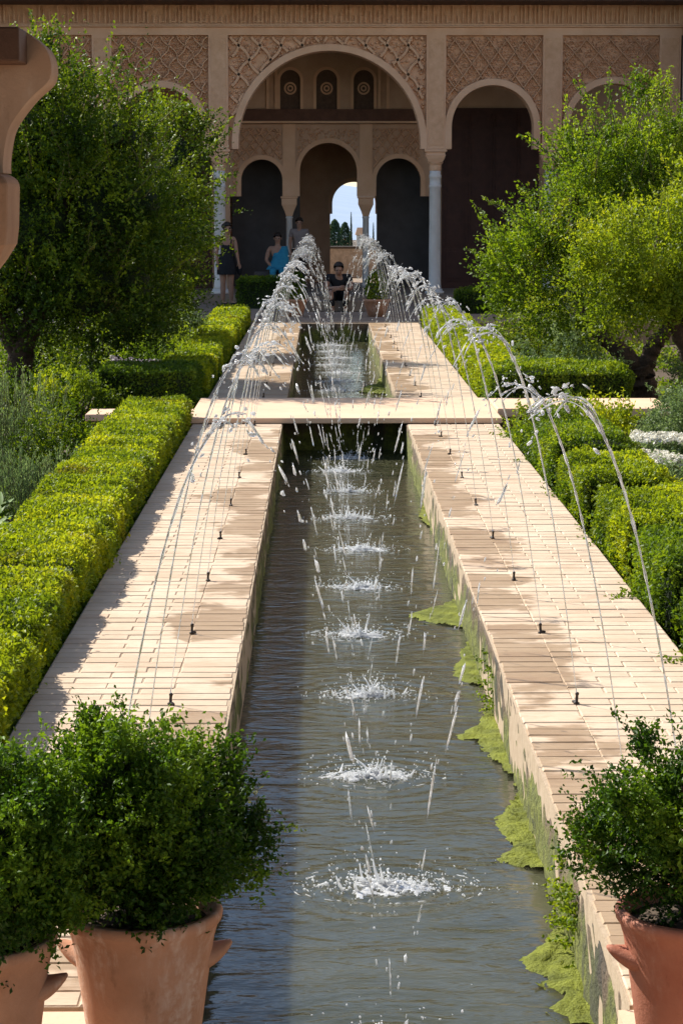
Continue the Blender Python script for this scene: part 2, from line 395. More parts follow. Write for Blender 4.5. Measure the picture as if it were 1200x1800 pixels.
def crown(parent, lobes, nspr, per, leafL, mat, seed, hang=0., shell=.5, slen=(.12, .34), shoots=60, tintup=.15, name='crown', clump=.55, shootlen=(.25, .62), gap=-.45, core=0., rag=1.):
    vol = np.array([a[1][0]*a[1][1]*a[1][2] for a in lobes])**.75; pr = vol/vol.sum()
    vn = Vnoise(seed, 2.6); vn3 = Vnoise(seed+3, 6.0)
    def pick(n, lo):
        li = rng.choice(len(lobes), n, p=pr)
        cen = np.array([l[0] for l in lobes])[li]; rad = np.array([l[1] for l in lobes])[li]
        u = rdir(n); rr = lo + (1.03-lo)*rng.random(n)**.6
        P = cen + u*rad*rr[:, None]; rr2 = rr*(1 + rag*(.27*vn(P) + .13*vn3(P)))
        return cen + u*rad*rr2[:, None], u, rr2, rad.mean(1)
    n1 = int(nspr*clump); nc = max(8, n1//34)
    P, u, rr2, _ = pick(nspr-n1, shell)
    keep = (vn3(P+3) > gap) | (rng.random(len(P)) < .25)        # bare gaps between the sprays
    P, u, rr2 = P[keep], u[keep], rr2[keep]
    if n1:                                                      # sprays of foliage that stand out from the mass
        cP, cu, cr, cm = pick(nc, .84); ci = rng.integers(0, nc, n1); sg = ((.15*cm+.015)*(.45+.55*rag))[ci][:, None]
        off = rng.normal(size=(n1, 3))*sg; off += cu[ci]*np.abs(rng.normal(size=(n1, 1)))*sg*.8
        P = np.concatenate([P, cP[ci]+off]); u = np.concatenate([u, unit(cu[ci]+off*2)]); rr2 = np.concatenate([rr2, cr[ci]])
    m = len(P)
    ax = u*.8 + rdir(m)*.6 + np.array([0, 0, .45-hang])
    C, D, Q, ci, t = sprigs(P, ax, rng.uniform(*slen, m), per, leafL, leafL*.42)
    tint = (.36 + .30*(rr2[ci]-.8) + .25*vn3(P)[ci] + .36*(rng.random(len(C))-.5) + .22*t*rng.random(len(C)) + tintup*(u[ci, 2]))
    s = rng.uniform(.65, 1.25, len(C))
    Cs, Ds, Qs, Ts, Ss = [C], [D], [Q], [tint], [s]
    st = MB(); k0 = (shootlen[0]+shootlen[1])/.87
    for k in range(shoots):                                   # long shoots that break the outline
        l = lobes[rng.choice(len(lobes), p=pr)]; v = rdir(1)[0]; v[2] = abs(v[2])*.9 + .05; v /= np.linalg.norm(v)
        a = np.array(l[0]) + v*np.array(l[1])*.92; ax1 = unit(v*.7 + rdir(1)[0]*.35 + np.array([0, 0, .45]))
        ln = rng.uniform(*shootlen); bend = rdir(1)[0]*.10*k0
        pts = [a + ax1*ln*q + bend*q*q for q in np.linspace(0, 1, 5)]
        st.tube(pts, np.linspace(.007, .002, 5)*k0, 4)
        nl = int(ln*4.0/leafL); q = rng.random(nl)**.85
        c = a + ax1[None]*(ln*q)[:, None] + bend[None]*(q*q)[:, None] + rng.normal(size=(nl, 3))*.026*k0*(1.25-q)[:, None]
        Cs.append(c); Ds.append(ax1*.6 + rdir(nl)*.9); Qs.append(rdir(nl)+np.array([0, 0, .5])); Ts.append(.55+.4*rng.random(nl)); Ss.append(rng.uniform(.7, 1.2, nl))
    C = np.concatenate(Cs); s = np.concatenate(Ss)
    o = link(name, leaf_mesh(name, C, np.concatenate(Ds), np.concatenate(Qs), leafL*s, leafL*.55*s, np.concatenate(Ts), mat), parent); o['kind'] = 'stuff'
    if core:                                                  # dark solid lumps added inside the crown to block light
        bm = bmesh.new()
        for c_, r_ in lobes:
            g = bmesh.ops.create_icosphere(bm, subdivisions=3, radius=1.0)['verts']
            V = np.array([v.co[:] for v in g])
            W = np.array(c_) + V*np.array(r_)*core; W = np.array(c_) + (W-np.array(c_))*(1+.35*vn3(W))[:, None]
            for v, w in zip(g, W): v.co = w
        me = bpy.data.meshes.new('light_block_core'); bm.to_mesh(me); bm.free(); me.materials.append(M['hedge_core'])
        link('light_block_core', me, parent)['kind'] = 'stuff'
    if shoots:
        q = st.build('twigs', M['stem'], parent, smooth=True); q['kind'] = 'stuff'
    return o
def limb(b, pts, r0, r1, n=9, wob=.02):
    m = 10; pts = [np.array(p, float) for p in pts]; out = []
    seg = len(pts)-1
    for i in range(m*seg+1):                                  # smooth curve through the points
        t = i/m; k = min(int(t), seg-1); f = t-k
        p0 = pts[max(k-1, 0)]; p1 = pts[k]; p2 = pts[k+1]; p3 = pts[min(k+2, seg)]
        q = .5*((2*p1) + (p2-p0)*f + (2*p0-5*p1+4*p2-p3)*f*f + (3*p1-p0-3*p2+p3)*f**3)
        out.append(q + rng.normal(size=3)*wob*.3)
    rr = [(r0+(r1-r0)*i/(len(out)-1))*(1+.10*math.sin(i*1.7)+rng.normal()*.04) for i in range(len(out))]
    b.tube(out, rr, n)

# ------------------------------------------------------------------ the setting: ground, far hills, canal, walks
XL0, XL1, XR0, XR1 = -1.22, -0.38, 0.79, 1.65          # left walk, canal, right walk
ZW = -0.31                                             # water level
YB0, YB1, YEND = 20.72, 22.9, 38.4                     # bridge, far end of the canal
b = MB()
xs = [-9000, -600, -70, -32, 0, 32, 70, 600, 9000]; ys = [-3000, -300, -70, -40, 0, 30, 62, 80, 160, 400, 900, 2500, 6000, 16000]
vs = [(x, y, -.38 if abs(x) <= 32 and -40 <= y <= 62 else (-8 if abs(x) <= 70 and -70 <= y <= 80 else -16)) for y in ys for x in xs]
fs = [(j*len(xs)+i, j*len(xs)+i+1, (j+1)*len(xs)+i+1, (j+1)*len(xs)+i) for j in range(len(ys)-1) for i in range(len(xs)-1)]
tag(b.add(vs, fs).build('ground', M['soil']), kind='structure')
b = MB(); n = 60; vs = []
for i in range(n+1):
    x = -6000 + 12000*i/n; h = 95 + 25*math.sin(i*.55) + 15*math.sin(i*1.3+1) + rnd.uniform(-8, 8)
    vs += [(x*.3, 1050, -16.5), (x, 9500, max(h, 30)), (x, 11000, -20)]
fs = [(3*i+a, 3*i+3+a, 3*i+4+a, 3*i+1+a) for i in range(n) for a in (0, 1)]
M['hill'] = mat_rough('hill', (.25, .32, .42), (.29, .36, .46), .004, 1, 0)  # blue-grey haze of distance put into the base colour
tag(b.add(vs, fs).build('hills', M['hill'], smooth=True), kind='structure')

# water: a real surface with rings spreading from every splash
JY = [5.95, 7.47, 8.97, 10.49, 12.0, 13.53, 15.05, 16.58, 18.15, 19.55, 20.56] + [23.6+1.5*k for k in range(10)]
SPL = {round(y, 2): (.2+rnd.uniform(-.06, .06)) for y in JY}
gx = np.linspace(XL1-.05, XR0+.05, 84); gy = np.concatenate([np.arange(4.6, 14, .016), np.arange(14, 21.5, .026), np.arange(21.5, YEND+.1, .06)])
GX, GY = np.meshgrid(gx, gy); GZ = np.full_like(GX, ZW); P_ = np.stack([GX.ravel(), GY.ravel(), np.zeros(GX.size)], 1)
w1, w2, w3 = Vnoise(501, 3.2, 14), Vnoise(502, 9, 16), Vnoise(503, 22, 18)
GZ += (.0030*w1(P_*np.array([.6, 1.3, 1])) + .0018*w2(P_*np.array([.5, 1.4, 1])) + .0007*w3(P_*np.array([.5, 1.3, 1]))).reshape(GX.shape)
for y in JY:
    r = np.hypot(GX-SPL[round(y, 2)], GY-y) + .012*w2(P_).reshape(GX.shape)
    GZ += np.where(r < 1.6, .0052*np.sin(r*2*math.pi/.095 - y)*np.exp(-r/.24)*np.clip(r/.08, 0, 1), 0)
nx_, ny_ = len(gx), len(gy); idx_ = np.arange(nx_*ny_).reshape(ny_, nx_)
fq = np.stack([idx_[:-1, :-1], idx_[:-1, 1:], idx_[1:, 1:], idx_[1:, :-1]], -1).reshape(-1, 4)
me = bpy.data.meshes.new('water'); me.from_pydata(np.stack([GX.ravel(), GY.ravel(), GZ.ravel()], 1).tolist(), [], fq.tolist()); me.materials.append(M['water'])
me.polygons.foreach_set('use_smooth', [True]*len(me.polygons)); me.update()
tag(link('water', me), kind='structure')

# canal walls: worn plastered faces
def canal_wall(name, X, sgn, label, worn):
    vn = Vnoise(int(abs(X)*100), 1.6); vn2 = Vnoise(int(abs(X)*100)+5, 7)
    Y = np.arange(5.5, YEND+.02, .06); Z = np.array([-.62, -.42, -.34, -.30, -.25, -.2, -.14, -.09, -.05, -.025, -.010])
    vs = []
    for y in Y:
        P = np.stack([np.full(len(Z), X), np.full(len(Z), y), Z*2.0], 1)
        d = .007*vn(P) + .006*vn2(P) + .004*rng.normal(size=len(Z))
        d = d + worn*np.clip((Z+.13)/.12, 0, 1)**2*np.clip(vn(P*1.0+7)+.1, 0, 1)
        vs += [(X + sgn*d[k], y, Z[k]) for k in range(len(Z))]
        vs.append((X + sgn*.18, y, -.012))
    m = len(Z)+1
    fs = [(i*m+k, i*m+k+1, (i+1)*m+k+1, (i+1)*m+k) for i in range(len(Y)-1) for k in range(m-1)]
    o = MB().add(vs, fs).build(name, M['canal_wall'], smooth=True)
    tag(o, label, 'canal wall')
canal_wall('canal_wall', XL1+.002, -1, 'dark shaded plaster wall along the left side of the water', .006)
canal_wall('canal_wall', XR0-.004, 1, 'worn mossy plaster wall along the right side of the water', .035)
o = MB().box(XL1-.3, XR0+.3, YEND, YEND+.18, -.6, -.014).build('canal_wall', M['canal_wall'])
tag(o, 'short plaster end wall closing the far end of the canal', 'canal wall')

# brick walks: each brick near the eye its own piece
def brick_mesh(name, lx, ly):
    q = .005; hx, hy = lx/2, ly/2
    v = [(-hx, -hy, -.045), (hx, -hy, -.045), (hx, hy, -.045), (-hx, hy, -.045), (-hx, -hy, -q), (hx, -hy, -q), (hx, hy, -q), (-hx, hy, -q),
         (-hx+q, -hy+q, 0), (hx-q, -hy+q, 0), (hx-q, hy-q, 0), (-hx+q, hy-q, 0)]
    f = [(0, 1, 5, 4), (1, 2, 6, 5), (2, 3, 7, 6), (3, 0, 4, 7), (4, 5, 9, 8), (5, 6, 10, 9), (6, 7, 11, 10), (7, 4, 8, 11), (8, 9, 10, 11)]
    return MB().add(v, f)
PITCH = .108
def walkway(name, x0, x1, inner_right):
    base = MB().box(x0, x1, 5.5, YEND, -.5, -.005)
    root = tag(base.build(name, M['mortar']), kind='structure')
    w = x1-x0; cop = .25; fl = (w-cop)/2
    J = .003
    mb = {k: brick_mesh('brick', l-J, PITCH-J) for k, l in (('cop', cop), ('full', fl), ('half', fl/2))}
    me = {k: m.mesh('brick', M['brick']) for k, m in mb.items()}
    rest = MB(); tints = []; count = 0
    y = 5.5 + PITCH/2; row = 0
    while y < YEND:
        if YB0-.02 < y < YB1+.02: y += PITCH; row += 1; continue
        cells = [('cop', (x1-cop/2) if inner_right else (x0+cop/2))]
        a = x0 if inner_right else x0+cop
        if row % 2: cells += [('full', a+fl/2), ('full', a+1.5*fl)]
        else: cells += [('half', a+fl/4), ('full', a+fl), ('half', a+1.75*fl)]
        for k, cx in cells:
            dx = rnd.uniform(-.002, .002); dz = rnd.uniform(-.0025, .0015); dy = rnd.uniform(-.0015, .0015)
            if k == 'cop': dx += (-1 if inner_right else 1)*abs(rnd.gauss(0, .006))
            rx, ry = rnd.gauss(0, .006), rnd.gauss(0, .004)
            if count < 300:
                o = bpy.data.objects.new('brick', me[k]); COL.objects.link(o); o.location = (cx+dx, y+dy, dz); o.rotation_euler = (rx, ry, rnd.gauss(0, .004)); attach(o, root)
                count += 1
            else:
                rest.add([(p[0]+cx+dx, p[1]+y+dy, p[2]+dz+p[1]*rx-p[0]*ry) for p in mb[k].v], mb[k].f); tints += [rnd.random()]*len(mb[k].v)
        y += PITCH; row += 1
    m = rest.mesh('brick_paving', M['brick']); at2 = m.attributes.new('tint', 'FLOAT', 'POINT'); at2.data.foreach_set('value', tints)
    o = link('brick_paving', m, root); o['kind'] = 'stuff'
walkway('walkway_left', XL0, XL1, True)
walkway('walkway_right', XR0, XR1, False)

# terrace under the viewer, forecourt before the pavilion
b = MB().box(-6, -.335, -4, 5.46, -.62, -.002); b.box(.755, 6, -4, 5.46, -.62, -.002); b.box(-.335, .755, -4, 4.7, -.62, -.002)
tag(b.build('terrace', M['slab']), kind='structure')
M['forecourt'] = mat_rough('forecourt', (.20, .15, .11), (.30, .23, .17), 3, .9, .006, 40, .5)
b = MB().box(-12, XL1-.02, YEND+.19, 46.3, -.5, 0.0); b.box(XR0+.02, 12, YEND+.19, 46.3, -.5, 0.0); b.box(XL1-.02, XR0+.02, YEND+.19, 46.3, -.5, -.001)
tag(b.build('forecourt', M['forecourt']), kind='structure')

# the cross walk that bridges the canal
root = empty('cross_walk', ((XL1+XR0)/2, (YB0+YB1)/2, 0), 'smooth peach stone walk crossing the canal as a low bridge', 'footbridge')
b = MB().box(XL0-.04, XR1+.03, YB0, YB1, .003, .055); b.build('deck', M['slab'], root, bevel=.008)
MB().box(XL1-.02, XR0+.02, YB0+.55, YB0+.75, -.6, .003).build('added_dark_backing', M['canal_wall'], root)  # wall added under the deck so the opening looks dark
b = MB().box(XR1+.034, 3.38, 21.35, 22.5, .0, .085); b.build('coping', M['slab'], root, bevel=.01)
b = MB().box(XR1+.034, 3.33, 21.41, 22.44, -.5, .0); b.build('retaining_wall', M['canal_wall'], root)
b = MB().box(-2.35, XL0-.044, 21.9, 22.5, -.09, -.02); b.build('coping', M['slab'], root, bevel=.01)
b = MB().box(-2.31, XL0-.05, 21.95, 22.44, -.5, -.09); b.build('retaining_wall', M['canal_wall'], root)

# ------------------------------------------------------------------ the pavilion with its arcade
YF = 47.0
def fx(px, Y=YF, py=300): return float(at(px, py, Y)[0])
def fz(py, Y=YF): return float(at(600, py, Y)[2])
FLOOR = .15
pav = empty('palace_pavilion', (fx(580), YF, 0), 'shaded stucco palace pavilion with carved arcade closing the far end', 'building')

def arch_wall(b, x0, x1, zb, zt, cx, r, zs, y0, y1, n=28):
    pts = [(x0, zb), (cx-r, zb)] + [(cx - r*math.cos(math.pi*i/n), zs + r*math.sin(math.pi*i/n)) for i in range(n+1)] + [(cx+r, zb), (x1, zb), (x1, zt), (x0, zt)]
    # strips avoid one huge concave face
    b.box(x0, cx-r, y0, y1, zb, zt); b.box(cx+r, x1, y0, y1, zb, zt)
    for i in range(n):
        a0, a1 = math.pi*i/n, math.pi*(i+1)/n
        xa, za, xb, zc = cx-r*math.cos(a0), zs+r*math.sin(a0), cx-r*math.cos(a1), zs+r*math.sin(a1)
        b.add([(xa, y0, za), (xb, y0, zc), (xb, y0, zt), (xa, y0, zt), (xa, y1, za), (xb, y1, zc), (xb, y1, zt), (xa, y1, zt)],
              [(0, 1, 2, 3), (4, 7, 6, 5), (0, 4, 5, 1), (3, 2, 6, 7)])
def arch_ring(b, cx, r0, r1, zs, zb, y0, y1, n=40):
    prof = [(-1, zb)] + [(math.pi*i/n, None) for i in range(n+1)] + [(-2, zb)]
    inn, out = [], []
    for a, z in prof:
        if a == -1: inn.append((cx-r0, z)); out.append((cx-r1, z))
        elif a == -2: inn.append((cx+r0, z)); out.append((cx+r1, z))
        else: inn.append((cx-r0*math.cos(a), zs+r0*math.sin(a))); out.append((cx-r1*math.cos(a), zs+r1*math.sin(a)))
    for i in range(len(inn)-1):
        (ax, az), (bx, bz), (cx2, cz), (dx, dz) = inn[i], inn[i+1], out[i+1], out[i]
        b.add([(ax, y0, az), (bx, y0, bz), (cx2, y0, cz), (dx, y0, dz), (ax, y1, az), (bx, y1, bz), (cx2, y1, cz), (dx, y1, dz)],
              [(0, 1, 2, 3), (4, 7, 6, 5), (0, 4, 5, 1), (3, 2, 6, 7)])
def in_span(x, z, x0, x1, z0, z1, cx, r, zs):
    if not (x0 <= x <= x1 and z0 <= z <= z1): return False
    if z >= zs: return (x-cx)**2 + (z-zs)**2 > r*r
    return abs(x-cx) > r
def sebka(b, x0, x1, z0, z1, cx, r, zs, y, step, slope, w, d, wave=0.):
    for sg in (1, -1):
        k = -30
        while k < 60:
            c = x0 + k*step; run = []
            def flush():
                if len(run) > 1:
                    for (xa, za), (xb, zb) in zip(run[:-1], run[1:]):
                        t = np.array([xb-xa, zb-za]); t = t/np.linalg.norm(t)*.5*w; nx, nz = -t[1], t[0]
                        b.add([(xa-nx, y, za-nz), (xb-nx, y, zb-nz), (xb+nx, y, zb+nz), (xa+nx, y, za+nz), (xa-nx*.6, y-d, za-nz*.6), (xb-nx*.6, y-d, zb-nz*.6), (xb+nx*.6, y-d, zb+nz*.6), (xa+nx*.6, y-d, za+nz*.6)],
                              [(4, 5, 6, 7), (0, 1, 5, 4), (2, 3, 7, 6)])
                run.clear()
            z = z0
            while z <= z1:
                x = c + sg*(z-z0)/slope + wave*math.sin((z-z0)*2*math.pi/(step*slope)*1.0)
                if in_span(x, z, x0+w*.4, x1-w*.4, z0, z1, cx, r, zs): run.append((x, z))
                else: flush()
                z += .05
            flush(); k += 1
def knobs(b, x0, x1, z0, z1, cx, r, zs, y, sp, h, pr=1.):
    z = z0; row = 0
    while z < z1:
        x = x0 + (row % 2)*sp/2
        while x < x1:
            xx, zz = x + rnd.uniform(-.25, .25)*sp, z + rnd.uniform(-.25, .25)*sp
            if rnd.random() < pr and in_span(xx, zz, x0+.03, x1-.03, z0, z1-.02, cx, r+.02, zs):
                a = rnd.uniform(0, 3.14); s1, s2 = sp*rnd.uniform(.32, .6), sp*rnd.uniform(.2, .36); hh = h*rnd.uniform(.6, 1.1)
                ca, sa = math.cos(a), math.sin(a)
                q = [(s1, 0), (0, s2), (-s1, 0), (0, -s2)]
                b.add([(xx+u*ca-v*sa, y, zz+u*sa+v*ca) for u, v in q] + [(xx+.55*(u*ca-v*sa), y-hh, zz+.55*(u*sa+v*ca)) for u, v in q],
                      [(4, 5, 6, 7), (0, 1, 5, 4), (1, 2, 6, 5), (2, 3, 7, 6), (3, 0, 4, 7)])
            x += sp
        z += sp*.8; row += 1

ZCAP, ZTOP, ZB1, ZF0, ZF1 = fz(262), fz(62), fz(48), fz(45), fz(6)
PIERS = [-22, 180, 384, 766, 970, 1176]; PW = .205
px_ = [fx(p, py=150) for p in PIERS]
bays = [(81, 76, 226, .30, .030), (282, 74, 228, .34, .034), (579, 161, 252, .44, .085), (866, 73, 223, .36, .026), (1077, 77, 224, .50, .020)]
for i, (cpx, rpx, spy, st, rw) in enumerate(bays):
    x0, x1 = px_[i]+PW, px_[i+1]-PW
    cx = fx(cpx, py=150); r = fx(cpx+rpx, py=150)-cx; zs = fz(spy)
    b = MB(); arch_wall(b, x0-.05, x1+.05, ZCAP, ZTOP+.1, cx, r, zs, YF+.09, YF+.48); b.build('spandrel_wall', M['stucco_carved'], pav)
    b = MB(); arch_ring(b, cx, r-.012, r+.13, zs, ZCAP, YF-.04, YF+.5); b.build('archivolt', M['stucco'], pav, bevel=.012)
    b = MB(); sebka(b, x0, x1, ZCAP+.05, ZTOP, cx, r+.13, zs, YF+.09, st, 1.35 if i != 4 else 1.1, rw, .09 if i == 2 else .095, .05 if i in (1, 2) else 0)
    b.build('lattice_relief', M['stucco_carved'], pav)['kind'] = 'stuff'
    b = MB(); knobs(b, x0, x1, ZCAP+.05, ZTOP, cx, r+.13, zs, YF+.09, .066 if i != 2 else .11, .075, .95 if i != 2 else .75)
    q = b.build('leaf_relief', M['stucco_carved'], pav); q['kind'] = 'stuff'
for i, x in enumerate(px_):
    w = PW if i not in (0, 5) else PW+.02
    MB().box(x-w, x+w, YF-.03, YF+.46, ZCAP, ZTOP+.01).build('pilaster', M['stucco'], pav, bevel=.01)
    MB().box(x-w+.05, x+w-.05, YF-.045, YF-.028, ZCAP+.08, ZTOP-.06).build('pilaster_panel', M['stucco_carved'], pav)
    # column: base, marble shaft, neck rings, capital
    c = MB().lathe([(.15, FLOOR+.10), (.135, FLOOR+.16), (.125, FLOOR+.3), (.118, fz(330)), (.128, fz(329)), (.128, fz(325)), (.118, fz(324)), (.118, fz(313)), (.130, fz(312)), (.130, fz(308)), (.118, fz(306)), (.118, fz(300))], x, YF+.2, 28).build('column', M['marble'], pav, smooth=True)
    q = MB().lathe([(.20, FLOOR), (.20, FLOOR+.05), (.17, FLOOR+.06), (.165, FLOOR+.1), (.15, FLOOR+.101)], x, YF+.2, 24); q.build('base', M['marble'], c, smooth=True)
    z0, z1 = fz(300), ZCAP; q = MB()
    q.lathe([(.115, z0), (.125, z0+.03), (.13, z0+.12), (.17, z0+.17), (.165, z0+.18)], x, YF+.2, 24)
    zz = [(.15, z0+.18), (.19, z0+.26), (.215, z0+.33), (.20, z0+.335), (.20, z1-.06), (.235, z1-.055), (.235, z1-.002)]
    vs = [(x+sx*h, YF+.2+sy*h, z) for h, z in zz for sx, sy in ((-1, -1), (1, -1), (1, 1), (-1, 1))]
    fs = [(4*k+a, 4*k+(a+1) % 4, 4*k+4+(a+1) % 4, 4*k+4+a) for k in range(len(zz)-1) for a in range(4)] + [(3, 2, 1, 0), tuple(4*(len(zz)-1)+a for a in range(4))]
    q.add(vs, fs); q.build('capital', M['stucco'], c, bevel=.008)
XW0, XW1 = px_[0]-14, px_[5]+.25  # left end carried far out of view to widen the building's shadow
b = MB().box(XW0, XW1, YF-.03, YF+.46, ZTOP, ZB1); b.build('band', M['stucco'], pav, bevel=.008)
b = MB().box(XW0, XW1, YF-.10, YF+.46, ZB1+.001, ZF0); b.build('string_course', M['stucco'], pav, bevel=.012)
b = MB().box(XW0, XW1, YF+.0, YF+.46, ZF0, ZF1+.35); fr = b.build('frieze', M['stucco_carved'], pav)
b = MB(); x = px_[0]-.3                                           # carved angular lettering of the frieze, too worn to read
while x < XW1:
    w = rnd.uniform(.025, .045); h = rnd.choice((.34, .36, .38, .38, .24, .16)); g = rnd.uniform(.045, .09)
    b.box(x, x+w, YF-.05, YF+.001, ZF0+.045, ZF0+.045+h)
    if rnd.random() < .35: b.box(x+w, x+w+g+.03, YF-.045, YF+.001, ZF0+.06, ZF0+.09)
    if rnd.random() < .18: b.box(x-.02, x+w+g, YF-.030, YF+.001, ZF0+.045+h*.62, ZF0+.045+h*.62+.03)
    x += w+g
q = b.build('frieze_relief', M['stucco_carved'], fr); q['kind'] = 'stuff'
MB().box(XW0, XW1, YF-.06, YF, ZF0+.005, ZF0+.035).build('fillet', M['stucco'], fr)
MB().box(XW0, px_[0]-PW, YF+.0, YF+.45, 0, ZTOP).build('added_shade_wall', M['stucco'], pav)  # unseen wall added on the left to keep sun off the forecourt
# eaves and roof
ZE = fz(1, 46.0)
b = MB().box(XW0, XW1+1.2, 45.95, YF+.3, ZE, ZE+.10); b.build('eaves_board', M['timber'], pav)
b = MB()
x = px_[0]-.5
while x < XW1+1: b.box(x, x+.09, 45.9, YF+.2, ZE+.101, ZE+.12); x += .28
b.build('rafter_ends', M['timber'], pav)['kind'] = 'stuff'
b = MB().prism([(45.85, ZE+.121), (58, ZE+.121), (58, ZE+.4), (52.0, 9.6), (45.85, ZE+.23)], XW0, XW1+1.2)
b.v = [(y, x, z) for x, y, z in b.v]; b.build('roof', M['roof_tile'], pav)
MB().box(XW0, XW1-1, YF+.6, 56, ZE+.5, 11.2).build('upper_storey', M['stucco'], pav)

# inside the portico
YI = 50.3
ixr, ixl = fx(1230, YI), fx(-80, YI)
MB().box(ixl, ixr, YF-.7, YI+8, -.5, FLOOR).build('floor', M['forecourt'], pav)
MB().box(ixl, ixr, YF+.47, YI+7.2, 5.62, 5.8).build('ceiling', M['timber'], pav)
def ix(px, py=300, Y=YI): return float(at(px, py, Y)[0])
def iz(py, Y=YI): return float(at(600, py, Y)[2])
# upper wall with three blind windows
zn0, zn1 = iz(192), 5.62
ws = [(510, 18), (574, 18.5), (639, 18)]; edges = [ix(400, 150), ix(542, 150), ix(606, 150), ix(760, 150)]
for k, (c, r) in enumerate(ws):
    cx = ix(c, 150); rr = ix(c+r, 150)-cx; zs = iz(141)
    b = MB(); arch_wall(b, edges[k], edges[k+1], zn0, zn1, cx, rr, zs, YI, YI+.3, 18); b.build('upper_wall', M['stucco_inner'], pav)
    b = MB(); arch_ring(b, cx, rr-.004, rr+.06, zs, zn0, YI-.03, YI+.01, 18); b.build('niche_frame', M['stucco'], pav)
    nz = MB().box(cx-rr-.02, cx+rr+.02, YI+.10, YI+.16, zn0, zs+rr+.03).build('niche_panel', M['lattice'], pav)
    zc = iz(155); b = MB()
    for r0, r1, d in ((.10, .14, .03), (.035, .07, .045)):
        for i in range(20):
            a0, a1 = 2*math.pi*i/20, 2*math.pi*(i+1)/20
            p = [(cx+q*math.cos(a), zc+q*math.sin(a)) for q, a in ((r0, a0), (r1, a0), (r1, a1), (r0, a1))]
            b.add([(x, YI+.10, z) for x, z in p]+[(x, YI+.10-d, z) for x, z in p], [(4, 5, 6, 7), (0, 3, 7, 4), (1, 2, 6, 5)])
    b.build('rosette', M['stucco'], nz)
for a, c in ((402, 466), (680, 760)):
    MB().box(ix(a, 150), ix(c, 150), YI-.035, YI-.002, zn0+.02, iz(118)).build('wall_panel', M['stucco_inner'], pav)
for a in (468, 483, 664, 679): MB().box(ix(a, 150), ix(a+5, 150), YI-.06, YI-.001, zn0, iz(112)).build('wall_strip', M['stucco'], pav)
MB().box(ix(390), ix(762), YI-.12, YI+.25, iz(213), zn0-.002).build('timber_beam', M['red_timber'], pav)
MB().box(ix(390), ix(762), YI-.16, YI+.25, iz(217), iz(213)-.002).build('beam_moulding', M['stucco'], pav)
# triple arch
ZC2 = iz(345)
tb = [(404, 508, 460, 37, 317), (508, 643, 577, 51, 302), (643, 757, 700, 40, 318)]
for k, (a, c, m, r, s) in enumerate(tb):
    x0, x1 = ix(a), ix(c); cx = ix(m); rr = ix(m+r)-cx; zs = iz(s)
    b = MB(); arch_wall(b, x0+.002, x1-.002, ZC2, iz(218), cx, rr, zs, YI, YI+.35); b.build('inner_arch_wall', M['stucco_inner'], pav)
    b = MB(); arch_ring(b, cx, rr-.008, rr+.09, zs, ZC2, YI-.035, YI+.36, 28); b.build('inner_archivolt', M['stucco'], pav)
    b = MB(); lo = ix(a+12 if k else a+4); hi = ix(c-12 if k < 2 else c-18); 
    if k != 1: sebka(b, lo, hi, ZC2+.1, iz(224), cx, rr+.09, zs, YI, .21, 1.25, .032, .06, .0)
    knobs(b, lo, hi, ZC2+.1, iz(224), cx, rr+.09, zs, YI, .09, .05, .9 if k == 1 else .5)
    b.build('inner_relief', M['stucco_carved'], pav)['kind'] = 'stuff'
for p in (508, 643):
    x = ix(p)
    MB().box(x-.14, x+.14, YI-.04, YI-.001, ZC2, iz(218)).build('inner_pilaster', M['stucco'], pav)
    c = MB().lathe([(.10, FLOOR), (.10, FLOOR+.08), (.075, FLOOR+.12), (.07, iz(384)), (.085, iz(383)), (.07, iz(380))], x, YI+.17, 18).build('column', M['marble'], pav, smooth=True)
    z0, z1 = iz(380), ZC2; zz = [(.07, z0), (.10, z0+.10), (.16, z0+.24), (.17, z0+.26), (.17, z1-.05), (.19, z1-.04), (.19, z1-.002)]
    vs = [(x+sx*h, YI+.17+sy*h, z) for h, z in zz for sx, sy in ((-1, -1), (1, -1), (1, 1), (-1, 1))]
    fs = [(4*q+a, 4*q+(a+1) % 4, 4*q+4+(a+1) % 4, 4*q+4+a) for q in range(len(zz)-1) for a in range(4)]
    MB().add(vs, fs).build('capital', M['stucco'], c)
# flanking back walls and the tall panelled doors
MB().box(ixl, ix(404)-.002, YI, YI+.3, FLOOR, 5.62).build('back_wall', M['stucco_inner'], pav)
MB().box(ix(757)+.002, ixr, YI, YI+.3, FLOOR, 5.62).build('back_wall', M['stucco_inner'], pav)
def panel_door(xa, xb, zt, name='door'):
    d = MB().box(xa, xb, YI-.10, YI-.002, FLOOR, zt).build(name, M['door'], pav)
    w = xb-xa; n = 4
    for c in range(n):
        for r_, (za, zb) in enumerate(((.04, .22), (.24, .48), (.50, .60), (.62, .86), (.88, .97))):
            x0 = xa + w*(c+.10)/n; x1 = xa + w*(c+.90)/n; z0 = FLOOR+(zt-FLOOR)*za; z1 = FLOOR+(zt-FLOOR)*zb
            b = MB().box(x0, x1, YI-.125, YI-.101, z0, z1); b.box(x0+.06, x1-.06, YI-.15, YI-.1251, z0+.06, z1-.06)
            b.build('door_panel', M['door'], d)
panel_door(ix(776), ix(946), iz(190)); panel_door(ix(985), ix(1160), iz(236)); panel_door(ix(205), ix(372), iz(190))
